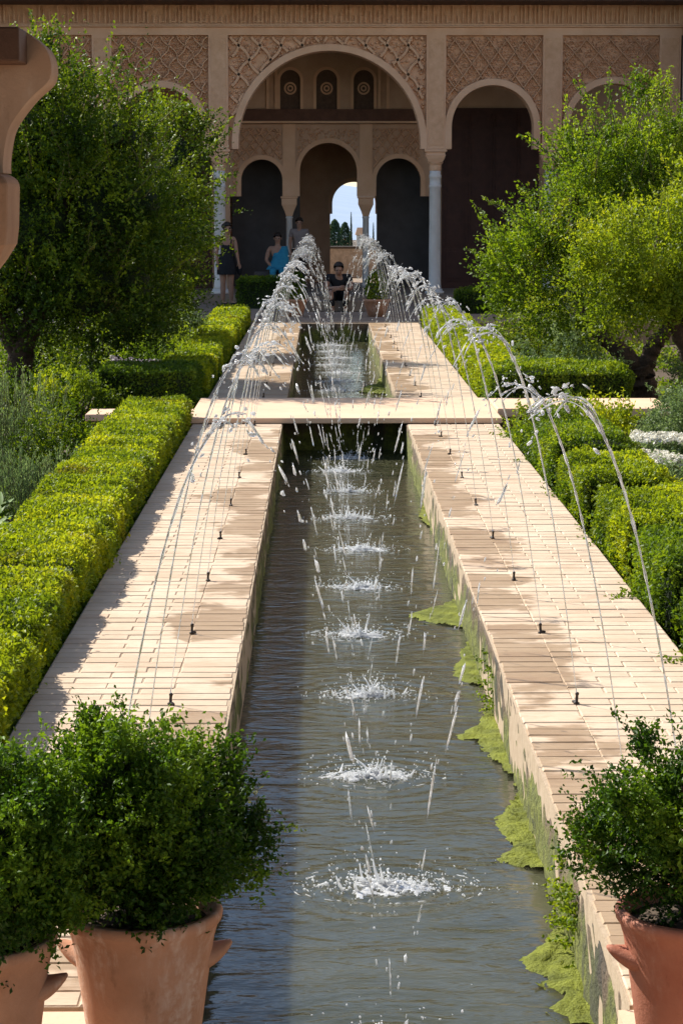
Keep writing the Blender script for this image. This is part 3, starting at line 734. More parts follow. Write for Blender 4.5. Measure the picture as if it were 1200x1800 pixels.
# dim hall behind and its garden window
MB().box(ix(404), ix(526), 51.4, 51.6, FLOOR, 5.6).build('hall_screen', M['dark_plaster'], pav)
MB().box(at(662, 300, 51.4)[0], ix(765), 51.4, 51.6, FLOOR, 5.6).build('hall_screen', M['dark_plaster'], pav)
YM = 54.0
wx = lambda p: float(at(p, 350, YM)[0]); wz = lambda p: float(at(600, p, YM)[2])
cx, rr = wx(622), wx(622+38)-wx(622)
b = MB(); arch_wall(b, ix(380, Y=YM), ix(800, Y=YM), wz(376), 5.6, cx, rr, wz(358), YM, YM+.5); b.build('window_wall', M['stucco_inner'], pav)
b = MB(); b.box(ix(380, Y=YM), wx(580), YM, YM+.5, FLOOR, wz(376)); b.box(wx(663), ix(800, Y=YM), YM, YM+.5, FLOOR, wz(376)); b.build('window_jamb', M['stucco_inner'], pav)
b = MB(); arch_ring(b, cx, rr, rr+.10, wz(358), wz(374), YM-.03, YM-.001); b.build('window_archivolt', M['stucco'], pav)
for a, c in ((380, 384), (796, 800)): MB().box(ix(a, Y=YI), ix(c, Y=YI), YI+.36, YM, FLOOR, 5.6).build('hall_side_wall', M['stucco_inner'], pav)

# side wall of the patio, right
o = MB().box(px_[5]+.26, px_[5]+.7, 6.0, YF+.5, -.5, 5.75).build('side_wall', M['side_wall'])
tag(o, 'pale plastered patio wall at the right end of the arcade', 'wall')

# ------------------------------------------------------------------ what shows through the garden window
yp = 57.5
par = empty('garden_parapet', (at(620, 440, yp)[0], yp, FLOOR), 'low mottled stone parapet beyond the garden window', 'parapet')
pz = float(at(620, 433, yp)[2])
MB().box(-3.5, 5, yp, yp+.35, -.5, pz-.06).build('wall', M['landstone'], par)
MB().box(-3.5, 5, yp-.05, yp+.4, pz-.059, pz).build('coping', M['dark_plaster'], par)
def far_house(px0, px1, pyt, pym, pyb, Y, label):
    a = at(px0, pyb, Y); c = at(px1, pyt, Y); zm = float(at(px0, pym, Y)[2]); x0, x1 = a[0], c[0]; w = x1-x0
    r = empty('village_house', ((x0+x1)/2, Y, -16), label, 'house')
    MB().box(x0+.1*w, x1-.1*w, Y, Y+w*.8, -16, zm).build('wall', M['whitewash'], r)
    xm = (x0+x1)/2; zt = c[2]
    MB().add([(x0, Y-.4, zm), (x1, Y-.4, zm), (x1, Y+w*.9, zm), (x0, Y+w*.9, zm), (x0+.15*w, Y+w*.4, zt), (x1-.15*w, Y+w*.4, zt)], [(3, 2, 1, 0), (0, 1, 5, 4), (2, 3, 4, 5), (1, 2, 5), (3, 0, 4)]).build('roof', M['roof_orange'], r)
    for k in range(2):
        x = x0 + w*(.28+.34*k); MB().box(x, x+w*.1, Y-.06, Y+.1, zm-1.4, zm-.5).build('window', M['dark_plaster'], r)
M['whitewash'] = mat_rough('whitewash', (.62, .52, .42), (.72, .63, .52), .5, .9, 0)
M['roof_orange'] = mat_rough('roof_orange', (.55, .29, .15), (.64, .36, .20), .6, .9, 0)
far_house(590, 616, 419, 432, 440, 620, 'low house with broad orange roof, left of the distant ones')
far_house(624, 648, 400, 413, 440, 700, 'taller distant house with orange roof beside the cypress')
def far_tree(name, px, pyt, wpx, Y, label, cyp=False):
    top = at(px, pyt, Y); w = wpx/2*Y/F; base = np.array([top[0], Y, -16]); hgt = top[2]+16
    r = empty(name, base, label, 'tree', 'trees far beyond the window')
    MB().lathe([(.5, -16), (.35, -16+hgt*.4), (.05, -16+hgt*.9)], base[0], Y, 8).build('trunk', M['bark'], r)
    n = 2600; t = rng.random(n)**.8; a = rng.uniform(0, 6.28, n)
    prof = (1-t)**.75*np.minimum(1, t*8+.3) if cyp else np.sqrt(np.clip(1-(2*t-1)**2, 0, 1))
    q = w*prof*rng.uniform(.55, 1.1, n); z0 = .08 if cyp else .35
    C = np.stack([base[0]+q*np.cos(a), Y+q*np.sin(a), -16+hgt*(z0+(1-z0)*t)], 1)
    s = w*.35
    q = link('crown', leaf_mesh('crown', C, rdir(n)+np.array([0, 0, 1.0 if cyp else .3]), rdir(n), s, s*.6, rng.random(n), M['leaf_far']), r); q['kind'] = 'stuff'
far_tree('cypress_tree', 617, 373, 10, 420, 'tall dark cypress seen through the garden window', True)
far_tree('cypress_tree', 656, 391, 9, 430, 'shorter cypress right of the window column, far off', True)
far_tree('broadleaf_tree', 588, 386, 22, 480, 'leftmost round tree seen through the garden window')
far_tree('broadleaf_tree', 606, 391, 20, 500, 'round tree next to the cypress beyond the window')

# ------------------------------------------------------------------ the garden
def dips(ys, amt, w=.10):
    def f(P):
        P = P.copy(); top = np.clip((P[:, 2]+.1)/.3, 0, 1)
        for y in ys: P[:, 2] -= top*amt*np.exp(-((P[:, 1]-y)/w)**2)
        P[:, 2] += top*.018*np.sin(P[:, 1]*1.9+P[:, 0]); return P
    return f
def hedge(label, x0, x1, y0, y1, z1, dens, L, mat, seed, z0=-.38, rough=.025, faces='tlrnf', hook=None, group='clipped box hedges'):
    r = empty('box_hedge', ((x0+x1)/2, (y0+y1)/2, z0), label, 'hedge', group)
    hedge_part(r, x0, x1, y0, y1, z0, z1, dens, L, mat, seed, rough, faces, hook=hook); return r
hedge('long clipped box hedge along the left walk, nearest the viewer', -1.86, -1.255, 6.9, 20.9, .23, 10000, .027, M['leaf_box_yellow'], 1, hook=dips([18.6, 16.9, 14.9, 12.9, 11.2, 9.6], .085, .13), faces='trn')
hedge('long box hedge left of the canal, beyond the bridge', -1.86, -1.29, 24.25, 39.3, .25, 3600, .042, M['leaf_box_yellow'], 2, faces='trln')
hedge('long bright box hedge right of the canal, beyond the bridge', 1.73, 2.36, 24.25, 39.3, .25, 3600, .042, M['leaf_box_yellow'], 3, faces='trln')
hedge('box hedge behind the bridge arm, front face in shade, right side', 1.75, 3.2, 23.05, 24.1, .33, 5200, .036, M['leaf_box'], 4, rough=.035, faces='tlrn')
hedge('box hedge behind the bridge arm under the big left tree', -2.35, -1.33, 23.05, 24.1, .35, 5200, .036, M['leaf_box'], 5, rough=.035, faces='tlrn')
for k, (y0, y1, z, m, lab) in enumerate([(16.75, 18.3, .27, 'leaf_box', 'olive box hedge block beside the white flowers, farthest of the row'),
        (14.75, 16.15, .25, 'leaf_box_yellow', 'yellowest box hedge block of the row along the right walk'),
        (12.75, 14.2, .25, 'leaf_box_yellow', 'middle box hedge block of the row along the right walk'),
        (11.1, 12.25, .27, 'leaf_box', 'second nearest box hedge block beside the right walk'),
        (9.2, 10.6, .25, 'leaf_box', 'nearest box hedge block beside the right walk, at the picture edge')]):
    hedge(lab, 1.74, 2.34, y0, y1, z, 9500, .028, M[m], 20+k, rough=.035, faces='tlrn', group='row of box hedge blocks on the right')
hedge('dark shaded hedge before the pavilion, by the standing woman', -1.66, -.8, 43.6, 44.4, .58, 1500, .05, M['leaf_box'], 31, z0=0., rough=.05, faces='tlrn', group='shaded hedges before the pavilion')
hedge('dark shaded hedge before the pavilion doors, right of the column', 2.5, 4.4, 41.6, 42.4, .42, 1500, .05, M['leaf_box'], 32, z0=0., rough=.05, faces='tlrn', group='shaded hedges before the pavilion')

# --- trees
def tree(name, label, base, limbs, lobes, nspr, per, L, mat, seed, **kw):
    r = empty(name, base, label, 'tree', 'garden trees')
    b = MB()
    for pts, r0, r1 in limbs: limb(b, pts, r0, r1)
    b.build('trunk', M['bark'], r, smooth=True)
    crown(r, lobes, nspr, per, L, mat, seed, **kw)
def A(px, py, Y): return tuple(at(px, py, Y))
YA = 26.0
KA = 26.0/23.5
def SA(p): return (p[0]*KA, YA+(p[1]-YA)*KA, 2.05+(p[2]-2.05)*KA)
def SL(l): return [(SA(c), tuple(v*KA for v in r)) for c, r in l]
tree('evergreen_tree', 'large dense dark evergreen filling the upper left', (-3.70, YA, -.38),
     [([(-3.70, YA, -.45), (-3.55, YA, .1), (-3.42, YA-.05, .6), (-3.2, YA, 1.3), (-2.9, YA, 2.3)], .19, .05),
      ([(-3.55, YA, .2), (-3.8, YA+.1, .9), (-4.1, YA, 1.8)], .12, .04), ([(-3.4, YA, .6), (-2.9, YA-.2, 1.2), (-2.2, YA-.3, 1.6)], .08, .03)],
     SL([((-2.85, YA, 2.65), (.75, .8, .85)), ((-2.25, YA-.1, 2.0), (.75, .8, .80)), ((-3.1, YA-.2, 1.8), (.95, 1.0, .95)), ((-1.86, YA+.1, 2.0), (.40, .7, .5)),
      ((-2.5, YA-.2, 1.15), (.8, .9, .55)), ((-3.4, YA, 1.15), (.75, 1.0, .5)), ((-2.0, YA, 1.2), (.42, .7, .45)), ((-3.4, YA+.1, 2.5), (.7, .8, .75)), ((-2.9, YA, 3.2), (.36, .45, .36)), ((-2.1, YA, 2.75), (.4, .5, .3))]),
     10500, 10, .051, M['leaf_tree'], 41, shoots=170, shell=.42, shootlen=(.25, .9), gap=-.2, core=.45)
YB = 31.0
tree('evergreen_tree', 'second evergreen behind the big one, reaching to the arcade column', (-2.9, YB, -.38),
     [([(-2.9, YB, -.45), (-2.85, YB, .5), (-2.6, YB, 1.6)], .13, .05)],
     [((-2.3, YB, 2.3), (.7, .8, .9)), ((-2.35, YB, 1.4), (.5, .8, .8)), ((-2.8, YB, 1.2), (.9, .9, 1.0)), ((-1.92, YB, 2.7), (.34, .5, .5)), ((-2.6, YB, .5), (.7, .8, .45))],
     5200, 9, .05, M['leaf_tree'], 43, shoots=70, shell=.45, shootlen=(.25, .7), gap=-.3, core=.5)
YD = 25.6
tree('evergreen_tree', 'darker green tree with forked trunk behind the right bridge arm', (3.68, YD, -.38),
     [([(3.68, YD, -.45), (3.70, YD, -.1), (3.66, YD, .18)], .19, .15),
      ([(3.66, YD, .10), (3.45, YD+.05, .34), (3.15, YD+.1, .62), (2.95, YD+.2, 1.2), (2.9, YD+.3, 2.2)], .13, .05),
      ([(3.68, YD, .10), (3.82, YD, .42), (4.0, YD, .72), (4.1, YD+.1, 1.6)], .12, .05)],
     [((3.0, YD+.6, 1.55), (.75, .8, .7)), ((3.5, YD+.8, 2.2), (.65, .8, .75)), ((2.65, YD+.5, 1.05), (.55, .7, .42)), ((3.85, YD+.8, 2.75), (.32, .5, .55)), ((3.15, YD+.7, 2.15), (.5, .7, .55)),
      ((2.35, YD+.5, 1.35), (.36, .6, .38)), ((4.2, YD+.8, 2.0), (.7, .8, .7))],
     6000, 10, .046, M['leaf_tree_fresh'], 45, shoots=160, shell=.40, shootlen=(.3, .9), gap=-.02)
YE_ = 23.9
tree('evergreen_tree', 'yellow-green tree with leaning trunk at the right edge', (4.25, YE_, -.38),
     [([(4.3, YE_, -.45), (4.12, YE_, .1), (3.82, YE_-.05, .66), (3.66, YE_, 1.1), (3.6, YE_, 1.7)], .13, .05), ([(3.85, YE_, .62), (4.0, YE_, 1.1), (4.2, YE_, 1.6)], .08, .03)],
     [((3.55, YE_-.2, 1.5), (.62, .6, .52)), ((3.12, YE_-.1, 1.2), (.38, .5, .42)), ((4.1, YE_-.1, 1.75), (.6, .6, .55)), ((3.05, YE_, .92), (.24, .4, .22)), ((4.25, YE_-.2, 1.3), (.45, .5, .4)), ((3.6, YE_-.25, 1.15), (.40, .4, .28))],
     3900, 10, .044, M['leaf_tree_yellow'], 47, shoots=70, shell=.35, shootlen=(.2, .6), gap=-.3)
tree('evergreen_tree', 'farther tree top at the right edge before the side wall', (5.7, 33, -.38),
     [([(5.7, 33, -.45), (5.6, 33, .8), (5.4, 33, 2)], .13, .05)],
     [((5.5, 33, 2.2), (.8, .8, 1.0)), ((5.7, 33, 1.2), (.9, .9, .9)), ((5.0, 33, 1.0), (.6, .8, .8))], 2600, 9, .05, M['leaf_tree'], 49, shoots=25)

# --- shrubs and flowers
def shrub(name, label, c, rad, nspr, per, L, mat, seed, cat='shrub', z0=-.38, **kw):
    r = empty(name, (c[0], c[1], z0), label, cat, 'garden shrubs')
    b = MB()
    for k in range(5):
        a = k*1.256+.3; limb(b, [(c[0], c[1], z0-.02), (c[0]+.25*rad[0]*math.cos(a), c[1]+.25*rad[1]*math.sin(a), (z0+c[2])/2), (c[0]+.5*rad[0]*math.cos(a), c[1]+.5*rad[1]*math.sin(a), c[2]+.2*rad[2])], .018, .006, 6, .005)
    b.build('stems', M['bark'], r)['kind'] = 'stuff'
    kw.setdefault('shoots', 14); kw.setdefault('slen', (.05, .12)); kw.setdefault('shootlen', (.08, .18)); kw.setdefault('clump', .45)
    crown(r, [(c, rad), ((c[0]+.3*rad[0], c[1]-.1, c[2]-.25*rad[2]), (rad[0]*.75, rad[1]*.75, rad[2]*.75)), ((c[0]-.4*rad[0], c[1]+.05, c[2]-.3*rad[2]), (rad[0]*.7, rad[1]*.7, rad[2]*.7))], nspr, per, L, mat, seed, name='foliage', **kw)
shrub('round_shrub', 'rounded grey-green shrub left of the forked tree', (2.95, 30.2, .25), (.62, .6, .62), 1500, 10, .04, M['leaf_tree_yellow'], 61)
shrub('round_shrub', 'low pale grass-like shrub just behind the right hedge', (2.75, 25.0, .12), (.55, .5, .34), 1100, 10, .035, M['leaf_grey'], 62)
shrub('feathery_shrub', 'soft grey-green shrub behind the bridge arm, right edge', (4.42, 24.9, .22), (.42, .5, .46), 1600, 10, .032, M['leaf_grey'], 63)
shrub('feathery_shrub', 'soft grey-green shrub in front of the bridge arm, right edge', (3.42, 20.6, -.02), (.42, .45, .34), 1500, 10, .030, M['leaf_grey'], 64)
shrub('feathery_shrub', 'small blue-green shrub beside the yellow hedge block', (2.78, 15.4, -.02), (.34, .6, .26), 1300, 10, .026, M['leaf_grey'], 65)
shrub('leafy_shrub', 'upright leafy shrub where the bridge meets the right walk', (2.0, 19.7, -.06), (.30, .5, .25), 1300, 11, .036, M['leaf_box'], 66, slen=(.06, .16), shoots=40)
shrub('leafy_shrub', 'loose yellow-green shrub before the bridge arm wall', (2.55, 20.4, -.06), (.22, .35, .24), 700, 11, .036, M['leaf_box_yellow'], 67, slen=(.1, .22), shoots=20)
shrub('leafy_shrub', 'bright green bushy plant behind the middle hedge block', (2.72, 12.6, -.04), (.42, .55, .26), 1700, 10, .030, M['leaf_box'], 68)
shrub('leafy_shrub', 'grey-green bush at the right edge behind the nearest block', (2.75, 10.6, -.06), (.40, .6, .27), 1500, 10, .028, M['leaf_box'], 69)
for k, y in enumerate((19.2, 17.6, 15.4, 13.4, 11.7, 10.0)):
    shrub('leafy_shrub', ('small loose plant between hedge row and right walk, %s from the viewer' % ORD[5-k]), (1.74, y, -.10), (.10, .40, .14), 300, 9, .026, M['leaf_box'], 70+k, slen=(.04, .08), shoots=0)
shrub('leafy_shrub', 'brownish twiggy bush at the left end of the bridge arm', (-2.55, 22.85, .02), (.36, .2, .33), 700, 8, .036, M['leaf_tree_yellow'], 80)
shrub('leafy_shrub', 'dark low bush left of the long near hedge', (-2.35, 19.0, -.15), (.42, .6, .28), 1100, 9, .036, M['leaf_tree'], 81)
shrub('leafy_shrub', 'sunlit leafy bush beneath the second evergreen', (-2.25, 28.6, -.02), (.5, .6, .32), 900, 9, .042, M['leaf_box'], 82)
shrub('leafy_shrub', 'low dark bush under the big left tree', (-3.0, 23.4, -.05), (.5, .4, .4), 900, 9, .042, M['leaf_tree'], 83)
shrub('feathery_shrub', 'silvery bush at the left hedge corner under the trees', (-2.12, 33.0, .12), (.32, .7, .3), 700, 9, .04, M['leaf_grey'], 84)
shrub('leafy_shrub', 'shaded undergrowth below the second evergreen', (-3.1, 29.5, .2), (.8, .7, .6), 1200, 9, .05, M['leaf_tree'], 85)

def flowers(label, x0, x1, y0, y1, z, heads, mat, seed, hs=.045, cat='flowers'):
    r = empty('flower_bed', ((x0+x1)/2, (y0+y1)/2, -.38), label, cat, 'flower beds')
    n = heads; P = np.stack([rng.uniform(x0, x1, n), rng.uniform(y0, y1, n), np.zeros(n)], 1); vn = Vnoise(seed, 5)
    P[:, 2] = z + .05*vn(P) + rng.uniform(-.03, .03, n)
    k = 22; ci = np.repeat(np.arange(n), k); u = rdir(n*k); u[:, 2] = np.abs(u[:, 2])
    C = P[ci] + u*hs*rng.uniform(.5, 1, (n*k, 1))
    q = link('blooms', leaf_mesh('blooms', C, rdir(n*k)+u*.3, u+rdir(n*k)*.4, .030, .024, rng.random(n*k), mat), r); q['kind'] = 'stuff'
    m = n*26; C = np.stack([rng.uniform(x0-.05, x1+.05, m), rng.uniform(y0-.05, y1+.05, m), rng.uniform(-.34, 1, m)*0], 1)
    C[:, 2] = -.36 + (z+.02+.36)*rng.random(m)**.6 + .03*vn(C)
    q = link('leaves', leaf_mesh('leaves', C, rdir(m)+np.array([0, 0, .8]), rdir(m), .04, .02, .3+.5*rng.random(m), M['leaf_grey']), r); q['kind'] = 'stuff'
flowers('white flowers in the drift nearest the bridge arm wall', 2.55, 4.1, 18.75, 19.35, .0, 300, M['petal_white'], 91)
flowers('white flowers in the nearer of the two drifts on the right', 2.5, 3.9, 17.3, 17.85, .0, 300, M['petal_white'], 92)
flowers('pale flowers under the trees left of the far hedge', -2.55, -2.0, 26.4, 27.2, .12, 110, M['petal_mauve'], 93)

def spiky(label, c, rad, n, h, seed, mat):
    r = empty('lavender_clump', (c[0], c[1], -.38), label, 'plant', 'lavender clumps'); st = MB(); Cs = []; Ds = []
    for k in range(n):
        a = rng.uniform(0, 6.28); q = rad*math.sqrt(rng.random()); p = np.array([c[0]+q*math.cos(a), c[1]+q*math.sin(a), -.38])
        lean = np.array([math.cos(a)*.22*q/rad+rng.normal()*.08, math.sin(a)*.22*q/rad+rng.normal()*.08, 1.0]); hh = h*rng.uniform(.6, 1.1)
        st.tube([p, p+lean*hh*.5, p+lean*hh*1.0], [.004, .003, .0025], 4)
        t = rng.uniform(.15, .8, 26); Cs.append(p+lean[None]*(hh*t)[:, None]+rng.normal(size=(26, 3))*.02); Ds.append(lean+rdir(26)*.7)
        t = rng.uniform(.82, 1.05, 14); Cs.append(p+lean[None]*(hh*t)[:, None]+rng.normal(size=(14, 3))*.008); Ds.append(lean+rdir(14)*.5)
    C = np.concatenate(Cs); nn = len(C)
    st.build('stalks', M['stem'], r)['kind'] = 'stuff'
    link('leaves', leaf_mesh('leaves', C, np.concatenate(Ds), rdir(nn), .035, .008, rng.random(nn), mat), r)['kind'] = 'stuff'
spiky('tall grey lavender clump at the left edge behind the hedge', (-2.75, 19.2), .42, 190, .86, 95, M['leaf_grey'])
spiky('shorter soft lavender clump nearer along the left edge', (-2.25, 16.9), .34, 170, .52, 96, M['leaf_grey'])
spiky('lavender clump under the trees beyond the bridge', (-2.25, 30.6), .35, 110, .8, 97, M['leaf_grey'])

def broad_leaf(L, W, mat, name, curl=.35, n=6):
    vs = []; fs = []
    for i in range(n+1):
        t = i/n; w = W*math.sin(math.pi*min(1, t*.93+.05))**.8*(1-.25*t); y = L*t; z = -curl*L*t*t
        vs += [(-w/2, y, z+w*.18), (0, y, z), (w/2, y, z+w*.18)]
    for i in range(n):
        for k in (0, 1): fs.append((3*i+k, 3*i+k+1, 3*i+4+k, 3*i+3+k))
    m = MB().add(vs, fs).mesh(name, mat, True); return m
M['leaf_plain'] = mat_rough('leaf_plain', (.06, .12, .012), (.11, .19, .02), 9, .6, 0, spec=.15)
M['agave'] = mat_rough('agave', (.06, .11, .06), (.12, .19, .11), 5, .5, 0)
bl = broad_leaf(.17, .085, M['leaf_plain'], 'leaf'); ag = broad_leaf(.42, .06, M['agave'], 'leaf', .12)
def rosette_plant(name, label, c, me, n, tilt, stemh, cat='plant'):
    r = empty(name, c, label, cat)
    MB().tube([c, (c[0], c[1], c[2]+stemh*.5), (c[0]+.01, c[1], c[2]+stemh)], [.012, .010, .006], 6).build('stem', M['stem'], r)
    for k in range(n):
        o = bpy.data.objects.new('leaf', me); COL.objects.link(o); t = k/n
        o.location = (c[0], c[1], c[2]+stemh*(.25+.75*t)); o.rotation_euler = (R(tilt[0]+(tilt[1]-tilt[0])*t+rnd.uniform(-10, 10)), 0, k*2.4+rnd.uniform(-.2, .2))
        s = rnd.uniform(.75, 1.15); o.scale = (s, s, s); attach(o, r)
for k, (x, y, h, lab) in enumerate(((-2.02, 13.6, .50, 'broad-leaved plant at the left edge behind the near hedge'), (-2.12, 14.3, .46, 'second broad-leaved plant, just behind the one at the left edge'), (-2.0, 12.8, .42, 'shortest broad-leaved plant, lowest on the left edge'))):
    rosette_plant('broadleaf_plant', lab, (x, y, -.38), bl, 22, (10, 60), h)
rosette_plant('agave_plant', 'agave with pointed leaves under the big left tree', (-2.72, 22.7, -.36), ag, 16, (15, 75), .12)

# low ground cover over the beds
n = 52000; sd = rng.random(n) < .45
C = np.stack([np.where(sd, rng.uniform(-6.5, -1.95, n), rng.uniform(2.42, 6.9, n)), rng.uniform(7.5, 38.2, n), np.full(n, -.38)], 1)
vn = Vnoise(777, 1.3); keep = (vn(C) > -.35) & ~((C[:, 1] > 21.3) & (C[:, 1] < 22.55) & (C[:, 0] > -2.6) & (C[:, 0] < 3.45)); C = C[keep]; n = len(C)
C[:, 2] += rng.random(n)**1.5*.20*(.6+.5*np.clip(vn(C), 0, 1))
o = link('ground_cover', leaf_mesh('ground_cover', C, rdir(n)+np.array([0, 0, .5]), rdir(n)+np.array([0, 0, .6]), .085, .04, .3+.4*rng.random(n), M['leaf_box']))
tag(o, 'low leafy ground cover filling the garden beds', 'ground cover', kind='stuff')

# ------------------------------------------------------------------ jets, nozzles, splashes, algae
def ico(sub):
    bm = bmesh.new(); bmesh.ops.create_icosphere(bm, subdivisions=sub, radius=1)
    bm.verts.ensure_lookup_table(); v = np.array([q.co[:] for q in bm.verts]); f = np.array([[w.index for w in q.verts] for q in bm.faces]); bm.free(); return v, f
ICO = {1: ico(1), 2: ico(2)}
class Blobs:
    def __init__(s): s.V = []; s.Fc = []; s.n = 0
    def add(s, c, axis, ln, r, sub=1, lump=.25):
        v, f = ICO[sub]; axis = np.array(axis, float); axis /= np.linalg.norm(axis)+1e-9
        a = np.array([0, 0, 1.0]) if abs(axis[2]) < .9 else np.array([1.0, 0, 0]); u = np.cross(axis, a); u /= np.linalg.norm(u); w = np.cross(axis, u)
        q = v*(1+lump*rng.normal(size=(len(v), 1))*.5)
        P = np.array(c) + q[:, :1]*u*r + q[:, 1:2]*w*r*rng.uniform(.7, 1.2) + q[:, 2:3]*axis*ln
        s.V.append(P); s.Fc.append(f+s.n); s.n += len(v)
    def tubes(s, mb):
        s.V.append(np.array(mb.v)); 
        tri = []
        for f in mb.f:
            for k in range(1, len(f)-1): tri.append((f[0], f[k], f[k+1]))
        s.Fc.append(np.array(tri)+s.n); s.n += len(mb.v)
    def build(s, name, mat, parent=None):
        V = np.concatenate(s.V); Fc = np.concatenate(s.Fc)
        me = bpy.data.meshes.new(name); me.from_pydata(V.tolist(), [], Fc.tolist()); me.materials.append(mat)
        me.polygons.foreach_set('use_smooth', [True]*len(me.polygons)); me.update()
        return link(name, me, parent)
NZL, NZR = -.63, 1.045
nz_mesh = MB().lathe([(.013, .0), (.013, .005), (.0065, .009), (.006, .036), (.008, .039), (.008, .046), (.004, .049)], 0, 0, 10).mesh('fountain_nozzle', M['nozzle'], True)
elbow = MB().tube([(0, 0, .008), (.014, -.006, .007), (.022, -.008, .004)], .006, 6).mesh('pipe_stub', M['nozzle'])
def jet(x0, sg, Y, label, near):
    TK = .52+.48*min(1, max(0, (Y-7)/14))
    root = empty('water_jet', (x0, Y, .05), label, 'water jet', 'arching fountain jets')
    Lr = rnd.uniform(.72, .80); Hm = rnd.uniform(1.40, 1.50); dy = rnd.uniform(-.03, .03); z0 = .045; w = Vnoise(rnd.randrange(9999), 7)
    def P(s): return np.array([x0+sg*Lr*s, Y+dy*s, z0+4*Hm*s*(1-s)])
    def T(s): return unit(np.array([sg*Lr, dy, 4*Hm*(1-2*s)]))
    ss = np.linspace(0, .43, 64); b = MB()
    pts = []; rad = []
    for s in ss:
        p = P(s); h = s/.43; wob = .004*h*h
        pts.append(p + np.array([w(p[None])[0], w(p[None]+9)[0], 0])*wob)
        g = min(1, max(0, (h-.20)/.45)); rad.append((.0021 + g*.0062*TK)*(1 + g*.45*math.sin(s*260+x0*9)*rnd.uniform(.3, 1) + .22*rnd.gauss(0, 1)*g)*(1-.35*g))
    b.tube(pts, [max(.0009, q) for q in rad], 8)
    for e in range(2):                                        # side strands that wind round the stream as it breaks up
        wv = Vnoise(rnd.randrange(9999), 14); s0 = rnd.uniform(.12, .2); q = []; qr = []
        for s in np.linspace(s0, .44, 40):
            p = P(s); a = min(1, (s-s0)/.12); q.append(p+np.array([wv(p[None])[0], wv(p[None]+5)[0], 0])*.011*a*(.5+.5*TK)); qr.append(max(.0006, .0026*TK*a*(1+.9*wv(p[None]*2+8)[0])))
        b.tube(q, qr, 5)
    b.build('rising_stream', M['jet'], root, smooth=True)
    c = Blobs()
    for strand in range(3 if near else 4):
        pp = []; rr = []; o = rng.normal(size=3)*np.array([.012, .018, .014])
        s0, s1 = rnd.uniform(.34, .44), rnd.uniform(.52, .70); wv = Vnoise(rnd.randrange(9999), 18)
        for s in np.linspace(s0, s1, 30):
            p = P(s)+o*(s-s0)/(s1-s0)*1.8; p = p+np.array([wv(p[None])[0], wv(p[None]+5)[0], wv(p[None]+11)[0]])*.013
            pp.append(p); rr.append(.0044*(.4+.6*TK)*(.35+1.5*abs(wv(p[None]*2+3)[0]))*rnd.uniform(.5, 1.4))
        rr[0] = rr[-1] = .0008; m = MB().tube(pp, rr, 6); c.tubes(m)
    for k in range(int(25+35*TK)):
        s = min(.70, max(.34, rnd.gauss(.50, .08))); q = rnd.choice((1, 1, .6, .45))*(.5+.5*TK); c.add(P(s)+rng.normal(size=3)*np.array([.018, .022, .016]), T(s)+rdir(1)[0]*.7, rnd.uniform(.006, .022)*q, rnd.uniform(.0035, .009)*q, 1, .5)
    c.build('crest_spray', M['jet_froth'], root)['kind'] = 'stuff'
    d = Blobs(); s = .58
    send = 1.045
    while s < send:
        ln = rnd.choice((rnd.uniform(.008, .02), rnd.uniform(.02, .055), rnd.uniform(.04, .085))); sp = (s-.6)/.44
        q = P(s)+rng.normal(size=3)*np.array([.010, .018, .01])*(1+1.2*sp); rr = rnd.uniform(.0026, .0062)*(.6+.4*TK)
        d.add(q, T(s)+rdir(1)[0]*.10, ln, rr, 1, .45)
        if ln > .02:
            for e in range(3): d.add(q+T(s)*rnd.uniform(-1.5, 1.5)*ln+rng.normal(size=3)*.006, T(s), rnd.uniform(.004, .014), rr*rnd.uniform(.35, .8), 1, .4)
        s += (ln*1.7+rnd.uniform(.01, .11))/(4*Hm*abs(1-2*s)+.5)
    for k in range(12 if near else 8):
        s = rnd.uniform(.52, 1.03); q = rnd.uniform(.0016, .0042); d.add(P(s)+rng.normal(size=3)*.035, T(s), q*rnd.uniform(1, 2.5), q, 1)
    d.build('falling_drops', M['jet_fall'], root)['kind'] = 'stuff'
